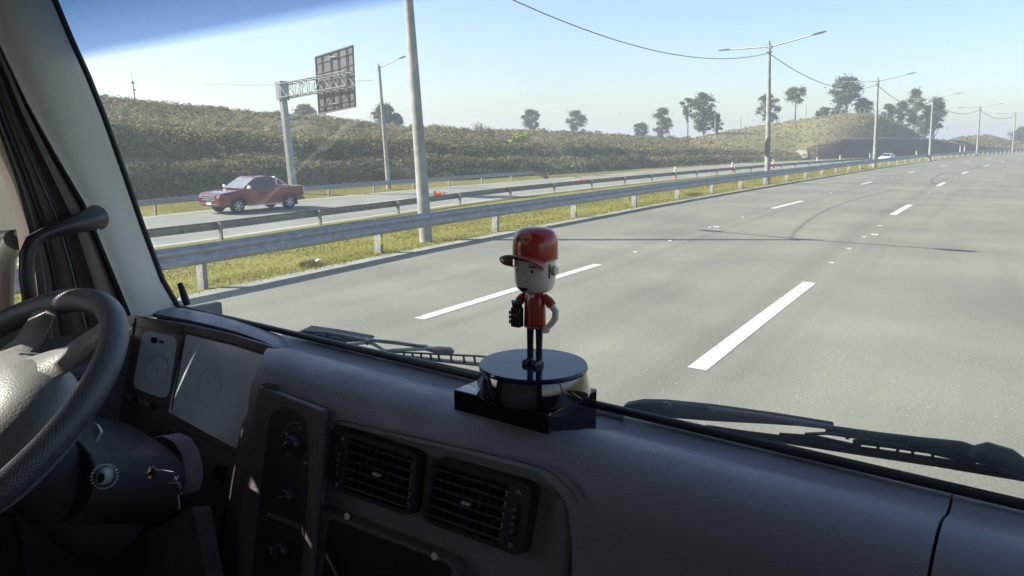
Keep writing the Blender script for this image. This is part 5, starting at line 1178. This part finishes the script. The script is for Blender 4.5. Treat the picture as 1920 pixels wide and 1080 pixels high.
# ---- wipers outside the glass
PWO = (.89, -.36, -17.3)
def wiper_right():
    w_ = plate([(1158, 772), (1172, 760), (1200, 755), (1242, 756), (1330, 765), (1450, 782), (1560, 800), (1560, 808), (1500, 801), (1440, 797), (1362, 793), (1330, 791), (1240, 784), (1190, 780)], PWO, -.012, 'wiper', M['wiper'], truck, .0, .003)
    mb = MB(); mb.tube(poly([(1330, 766), (1450, 783), (1560, 801)], PWO, .001), .0030, 8); mb.lathe(hb(1252, 759, PWO, .002), [(.006, 0), (.006, .004), (0, .005)], 12, Z=pn(PWO)); build(mb, 'arm_fold', M['panel'], w_, smooth=True)
    mb = MB(); mb.tube(poly([(1550, 806), (1640, 818), (1720, 828), (1800, 838), (1830, 850), (1850, 865)], PWO, .004), [.006, .0055, .0055, .0065, .008, .006], 10); build(mb, 'arm_rod', M['wiper'], w_, smooth=True)
    mb = MB(); mb.tube(poly([(1820, 852), (1850, 850), (1890, 862), (1930, 884)], PWO, .006), [.008, .012, .012, .008], 12); build(mb, 'end_cap', M['wiper'], w_, smooth=True)
    mb = MB(); mb.tube(poly([(1388, 813), (1470, 826), (1600, 846), (1760, 870), (1990, 908)], PWO, .002), .0038, 8); build(mb, 'blade', M['wiper'], w_, smooth=True)
    mb = MB(); mb.tube(poly([(1325, 800), (1390, 810), (1470, 820), (1610, 840), (1760, 862), (1990, 900)], PWO, .006), .0026, 8); build(mb, 'blade_spine', M['wiper'], w_, smooth=True)
    mb = MB(); mb.tube(poly([(1462, 814), (1530, 822), (1610, 838)], PWO, .008), [.002, .004, .003], 8); mb.tube(poly([(1600, 828), (1660, 834), (1740, 845), (1830, 862)], PWO, .008), [.003, .0034, .0034, .006], 8)
    for x, y in ((1612, 829), (1647, 834), (1684, 838), (1712, 842), (1750, 847), (1795, 856)): mb.tube(poly([(x, y), (x-2, y+15)], PWO, .006), .0018, 6)
    build(mb, 'blade_frame', M['wiper'], w_, smooth=True)
    mb = MB(); mb.tube(poly([(1510, 814), (1560, 812), (1640, 826), (1700, 836)], PWO, .009), .0022, 6); mb.tube(poly([(1589, 805), (1589, 822)], PWO, .009), .0025, 6); build(mb, 'washer_hose', M['rubber'], w_, smooth=True)
    return w_
tag(wiper_right(), 'black wiper on the passenger side of the windscreen')
def wiper_left():
    w_ = plate([(546, 629), (568, 620), (572, 618), (620, 625), (686, 637), (692, 640), (650, 643), (600, 648), (575, 640)], PWO, -.018, 'wiper', M['panel_dark'], truck, .0, .002)
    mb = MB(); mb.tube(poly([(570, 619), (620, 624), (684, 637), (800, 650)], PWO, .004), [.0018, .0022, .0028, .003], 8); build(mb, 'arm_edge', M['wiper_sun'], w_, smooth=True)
    mb = MB(); mb.tube(poly([(580, 641), (640, 648), (690, 642), (702, 646), (722, 658), (750, 656), (800, 654), (846, 657)], PWO, .008), .0030, 8); build(mb, 'washer_hose', M['silver'], w_, smooth=True)  # silver instead of rubber: sun highlight painted on the hose
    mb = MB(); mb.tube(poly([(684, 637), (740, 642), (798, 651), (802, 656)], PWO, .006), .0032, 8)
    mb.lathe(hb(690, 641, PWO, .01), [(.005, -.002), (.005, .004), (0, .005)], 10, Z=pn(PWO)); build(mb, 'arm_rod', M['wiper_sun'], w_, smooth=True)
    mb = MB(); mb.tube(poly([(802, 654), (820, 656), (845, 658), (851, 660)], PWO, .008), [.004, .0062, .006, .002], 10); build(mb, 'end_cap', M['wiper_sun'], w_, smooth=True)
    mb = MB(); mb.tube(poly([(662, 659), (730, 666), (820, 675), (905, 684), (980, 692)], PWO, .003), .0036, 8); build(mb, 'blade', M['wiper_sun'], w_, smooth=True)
    mb = MB(); mb.tube(poly([(655, 660), (700, 659), (760, 661), (900, 668), (980, 676)], PWO, .006), .0018, 6)
    for x in (757, 773, 789, 807, 822, 845, 869, 889): mb.tube(poly([(x, 661+(x-757)*.05), (x+2, 671+(x-757)*.08)], PWO, .006), .0020, 6)
    build(mb, 'blade_frame', M['wiper'], w_, smooth=True)
    for (x, y) in ((592, 631), (620, 636)): mb = MB(); mb.tube(poly([(x, y-4), (x+8, y-5), (x+18, y-2)], PWO, .004), .0016, 6); mb.tube(poly([(x+2, y+5), (x+20, y+6)], PWO, .004), .0028, 6); build(mb, 'spring', M['galv_dull'], w_, smooth=True)
    return w_
tag(wiper_left(), 'wiper on the driver side of the windscreen with sunlight painted into its colour')

# ------------------------------------------------------------------ things on the dashboard
z1 = -.322
bx = [T(-.613, .712, z1), T(-.462, .712, z1), T(-.462, .828, z1), T(-.613, .828, z1)]
mb = MB(); mb.prism(bx, -TZ, .0595); o = build(mb, 'display_box', M['gloss'], None, bevel=.0025, seg=3); tag(o, 'glossy black box on the dashboard carrying the round stand of the figurine', 'box')
A0 = hb(1000, 681, (.765, 0, 0)); zt = A0.z-C0.z
Bc = T(-.5225, .765, z1)
A0 = Vector((A0.x, A0.y, A0.z)); kx = .000688
fig = thing('figurine', 'glossy boy figurine in red cap and shirt on a round black stand', 'figurine', Vector((A0.x, A0.y, C0.z+z1)))
h0 = A0.z-(C0.z+z1)
mb = MB(); mb.lathe(Vector((A0.x, A0.y, C0.z+z1+.0006)), [(.070, 0), (.0738, .002), (.0745, .006), (.0690, h0*.78), (.0682, h0*.84)], 72); st = build(mb, 'stand', M['gloss'], fig, smooth=True, ang=30)
mb = MB(); mb.lathe(Vector((A0.x, A0.y, C0.z+z1+.0006)), [(.0700, h0*.835), (.0705, h0*.90), (.0690, h0*.985), (.0672, h0-.0006)], 72); build(mb, 'stand_top', M['gloss_blue'], st, smooth=True, ang=30)
FZ = lambda y: hb(1003, y, (.765, 0, 0)).z
fz0 = A0.z
phi = R(35); fd = Vector((-math.sin(phi), -math.cos(phi), 0)); rs = Vector((math.cos(phi), -math.sin(phi), 0)); ax0 = Vector((A0.x, A0.y, 0))+rs*.002
def FP(r_, f, z): return ax0+rs*r_+fd*f+TZ*z
zb_, zc_, zd_, ze_, zf_ = FZ(612), FZ(548), FZ(486), FZ(425), FZ(470)
for s_ in (-1, 1):
    mb = MB(); mb.tube([FP(s_*.0068, 0, fz0+.004), FP(s_*.0068, 0, (fz0+zb_)/2), FP(s_*.0068, 0, zb_+.002)], [.0043, .0043, .0050], 18); lg = build(mb, 'leg', M['trouser'], fig, smooth=True)
    mb = MB(); mb.lathe(FP(s_*.0072, .004, fz0), [(.0062, 0), (.0068, .003), (.0055, .0065), (.002, .0082), (0, .0084)], 18); 
    for v_ in mb.v: d = v_-FP(s_*.0072, .004, 0); v_ += fd*d.dot(fd)*.75
    build(mb, 'shoe', M['hair'], lg, smooth=True)
mb = MB(); rg = []
for z, wx, wy in ((zb_-.0015, .0125, .0100), (zb_, .0152, .0120), (zb_+.006, .0150, .0122), (zb_+(zc_-zb_)*.55, .0142, .0118), (zb_+(zc_-zb_)*.85, .0140, .0112), (zc_-.001, .0120, .0095), (zc_+.003, .006, .006)):
    rg.append([FP(wx*math.cos(t), wy*math.sin(t), z) for t in [2*math.pi*k/36 for k in range(36)]])
mb.loft(rg); tr_ = build(mb, 'shirt', M['red'], fig, smooth=True, ang=60)
mb = MB(); mb.tube([FP(.0148*math.cos(t), .0120*math.sin(t), zb_+.0008) for t in [2*math.pi*k/36 for k in range(37)]], .0007, 6, cap=False); build(mb, 'hem', M['brim'], tr_, smooth=True)
mb = MB(); mb.tube([FP(0, .0120, zb_+.003), FP(0, .0126, (zb_+zc_)/2), FP(0, .0108, zc_-.002)], .0008, 6); build(mb, 'placket', M['brim'], tr_, smooth=True)
for s_ in (-1, 1): mb = MB(); mb.prism([FP(0, .0118, zc_-.007), FP(s_*.0055, .0105, zc_-.004), FP(s_*.005, .0095, zc_-.0005), FP(0, .0105, zc_-.002)], fd, .0014); build(mb, 'collar', M['white'], tr_, bevel=.0003)
# head
hr = .0268; prof_h = [(0.002, -.001), (.010, 0), (.0185, .0022), (.0235, .0065), (.0255, .013), (.0262, .022), (.0264, zd_-zc_+.002), (.0264, zd_-zc_+.012)]
mb = MB(); mb.lathe(Vector((ax0.x, ax0.y, zc_)), prof_h, 56); hd_ = build(mb, 'head', M['skin'], fig, smooth=True, ang=60)
Hc = lambda th, z, r_=.0268: ax0+(fd*math.cos(th)+rs*math.sin(th))*r_+TZ*z
def onhead(pts, r_, th_, name, m):     # small relief following the head's curve; pts are (angle, z)
    mb = MB(); f_ = [Hc(a, z, r_) for a, z in pts]; b_2 = [Hc(a, z, r_-th_) for a, z in pts]; n = len(pts)
    mb.add(f_+b_2, [tuple(range(n)), tuple(range(2*n-1, n-1, -1))]+[(i, n+i, n+(i+1) % n, (i+1) % n) for i in range(n)]); return build(mb, name, M[m], hd_)
ze1 = FZ(503)
for s_ in (-1, 1):
    onhead([(s_*R(25)+.07*math.cos(t), ze1+.0019*math.sin(t)) for t in [2*math.pi*k/16 for k in range(16)]], .0269, .0010, 'eye', 'hair')
    onhead([(s_*R(14), ze1+.0062), (s_*R(36), ze1+.0066), (s_*R(36), ze1+.0052), (s_*R(14), ze1+.0050)], .0270, .0010, 'eyebrow', 'hair')
    onhead([(s_*R(72), ze1+.008), (s_*R(77), ze1+.008), (s_*R(77), ze1-.009), (s_*R(72), ze1-.009)], .0270, .0012, 'sideburn', 'hair')
    mb = MB(); ec = Hc(s_*R(93), ze1-.0005, .0275); o_ = rs*s_; mb.lathe(ec, [(.0062, -.002), (.0066, .001), (.0055, .0030), (.003, .0036), (0, .0038)], 20, Z=o_, X=fd); build(mb, 'ear', M['skin'], hd_, smooth=True)
zm = FZ(537)
onhead([(R(-17)+R(34)*k/10, zm+.0022+.0006*math.cos(k)) for k in range(11)]+[(R(17)-R(34)*k/10, zm+.0022-.0056*math.sin(math.pi*k/10)) for k in range(1, 10)], .0268, .0012, 'mouth', 'hair')
mb = MB(); mb.lathe(Hc(0, FZ(517), .0262), [(.0030, 0), (.0026, .0016), (.001, .0026), (0, .0027)], 14, Z=fd); build(mb, 'nose', M['skin'], hd_, smooth=True)
# cap
zl = FZ(484); ct = ze_-zl
mb = MB(); mb.lathe(Vector((ax0.x, ax0.y, zl)), [(.0262, -.001), (.0284, 0), (.0287, .004), (.0284, ct*.45), (.0272, ct*.68), (.0235, ct*.86), (.016, ct*.965), (.006, ct*1.0), (0, ct*1.0)], 56); cap_ = build(mb, 'cap', M['red'], hd_, smooth=True, ang=60)
mb = MB(); mb.tube([Hc(t, zl+.0008, .0287) for t in [R(62)+(2*math.pi-R(124))*k/40 for k in range(41)]], .0008, 6); build(mb, 'cap_band', M['brim'], cap_, smooth=True)
# curved brim
top_r, bot_r = [], []
mb = MB(); n = 24; rows = []
for j in range(7):
    q = j/6; row = []
    for i in range(n+1):
        x_ = -1+2*i/n; t = R(60)*x_; ext = .0215*max(0, 1-abs(x_)**3.2)**.5
        zi = zl+.0085-.0090*abs(x_)**2; zo = zl+.0100-.0190*abs(x_)**2.1
        tt = t*(1-.10*q); row.append(Hc(tt, zi+(zo-zi)*q, .0280+ext*q))
    rows.append(row)
rt_ = [r_ for r_ in rows]; rb_ = [[p-TZ*.0022 for p in r_] for r_ in rows]
mb.loft(rt_, False, False); mb.loft(rb_, False, False)
k1 = len(mb.v); mb.loft([rows[-1], [p-TZ*.0022 for p in rows[-1]]], False, False); mb.loft([rows[0], [p-TZ*.0022 for p in rows[0]]], False, False)
br = build(mb, 'brim', M['red'], cap_, smooth=True, ang=50)
mb = MB(); mb.loft([[p-TZ*.0024 for p in r_] for r_ in rows], False, False); build(mb, 'brim_underside', M['brim'], br, smooth=True)
mb = MB(); mb.tube([p-TZ*.0011 for p in rows[-1]], .0013, 8); build(mb, 'brim_edge', M['brim'], br, smooth=True)
# scallop emblem on the front of the cap
zc2 = FZ(443); el = []
capr = .0286
for k in range(7):
    a = math.pi*(.06+.88*k/6); 
    for d in (-.08, 0, .08): rr2 = .0066*(1.0 if d == 0 else .93); el.append((-math.cos(a+d)*rr2, math.sin(a+d)*rr2*.98-.0010))
el += [(.0030, -.0040), (.0028, -.0056), (-.0028, -.0056), (-.0030, -.0040)]
def onc(x, z, r_): return Hc(x/capr+R(6), zc2+z, r_)
rad = lambda z: .0284-.0 if z < zl+ct*.45 else .0284-.0030*((z-zl-ct*.45)/(ct*.3))
def emb(pts, off, th_, name, m, par):
    mb = MB(); f_ = [onc(x, z, rad(zc2+z)+off) for x, z in pts]; b_2 = [onc(x, z, rad(zc2+z)+off-th_) for x, z in pts]; n = len(pts)
    mb.add(f_+b_2, [tuple(range(n)), tuple(range(2*n-1, n-1, -1))]+[(i, n+i, n+(i+1) % n, (i+1) % n) for i in range(n)]); return build(mb, name, M[m], par)
eb = emb(el, .0010, .0012, 'emblem', 'gold', cap_)
mb = MB()
q = [onc(x*1.34, z*1.30+.0004, rad(zc2+z)+.0006) for x, z in el]; mb.tube(q+[q[0]], .00055, 5); 
for k in range(5):
    a = math.pi*(.2+.6*k/4); mb.tube([onc(0, -.0026, rad(zc2)+.0011), onc(-math.cos(a)*.0046, math.sin(a)*.0046-.0008, rad(zc2+.003)+.0010)], .00016, 4)
build(mb, 'emblem_lines', M['emb'], cap_, smooth=True)
# arms: one fist on the hip, the other holding a small dark tool bag
def arm(s_, pts, rad_, hand):
    mb = MB(); mb.tube([FP(*pts[0]), FP(*pts[1]), FP(*pts[2])], [.0052, .0060, .0064], 14); sl = build(mb, 'sleeve', M['red'], fig, smooth=True, ang=60)
    mb = MB(); mb.tube([FP(*p) for p in pts[1:]], rad_, 14); am = build(mb, 'arm', M['skin'], fig, smooth=True, ang=80)
    hc_ = FP(*hand); mb = MB(); mb.lathe(hc_-TZ*.005, [(.001, 0), (.0038, .001), (.0046, .004), (.0040, .008), (.002, .010), (0, .0102)], 14)
    for k in range(4): mb.tube([hc_+fd*.002+rs*s_*.003+TZ*(.0032-.0022*k), hc_+fd*.0052+TZ*(.003-.0022*k), hc_+fd*.004-rs*s_*.003+TZ*(.0026-.0022*k)], [.0012, .00125, .0010], 8)
    mb.tube([hc_-fd*.002+TZ*.004, hc_+fd*.003+TZ*.0055+rs*s_*.001], [.0014, .0010], 8)
    build(mb, 'hand', M['skin'], am, smooth=True)
zs = zc_-.004
arm(1, [(.0125, 0, zs), (.0200, -.001, zs-.005), (.0245, -.001, zs-.011), (.0305, -.001, zs-.017), (.0300, 0, zs-.026), (.0255, .001, zs-.033), (.0215, .003, zs-.038)], [.0044, .0044, .0046, .0044, .0040, .0036], (.0205, .004, zs-.040))
arm(-1, [(-.0125, 0, zs), (-.0190, .001, zs-.005), (-.0225, .002, zs-.010), (-.0255, .003, zs-.018), (-.0250, .006, zs-.026), (-.022, .010, zs-.031)], [.0044, .0044, .0044, .0042, .0038], (-.0215, .011, zs-.032))
mb = MB(); c = FP(-.0185, .013, zs-.028); mb.box(c, (.014, .011, .026), rs, fd, TZ); mb.box(c+TZ*.016, (.009, .008, .008), rs, fd, TZ); tb_ = build(mb, 'held_bag', M['hair'], fig, bevel=.002)
mb = MB(); mb.tube([c-rs*.006+TZ*.012, c-rs*.008+TZ*.020, c+rs*.006+TZ*.021, c+rs*.007+TZ*.012], .0013, 8)
for k in range(3): mb.box(c-rs*.0075-TZ*(.006*k-.006)+fd*.003, (.003, .006, .003), rs, fd, TZ)
build(mb, 'bag_handle', M['grille'], tb_, bevel=.0005)
mb = MB(); mb.tube([c-rs*.0072+fd*.006-TZ*.009, c-rs*.0072+fd*.006+TZ*.009], .0007, 6); mb.tube([c-rs*.004+fd*.006+TZ*.004, c+rs*.005+fd*.006+TZ*.004], .0007, 6); build(mb, 'bag_trim', M['galv_dull'], tb_)
# ------------------------------------------------------------------ haze
mb = MB(); mb.box((0, 450, 8.0), (2700, 2200, 23.0)); hz_o = build(mb, 'haze', None, None)
hm = bpy.data.materials.new('haze_air'); hm.use_nodes = True; t = hm.node_tree; t.nodes.remove(t.nodes['Principled BSDF']); pv_ = t.nodes.new('ShaderNodeVolumePrincipled')
pv_.inputs['Color'].default_value = (.86, .90, .95, 1); pv_.inputs['Density'].default_value = .0014; pv_.inputs['Anisotropy'].default_value = .2
t.links.new(pv_.outputs[0], t.nodes['Material Output'].inputs['Volume']); hz_o.data.materials.append(hm); tag(hz_o, 'thin pale morning haze over the highway', 'haze', kind='stuff')
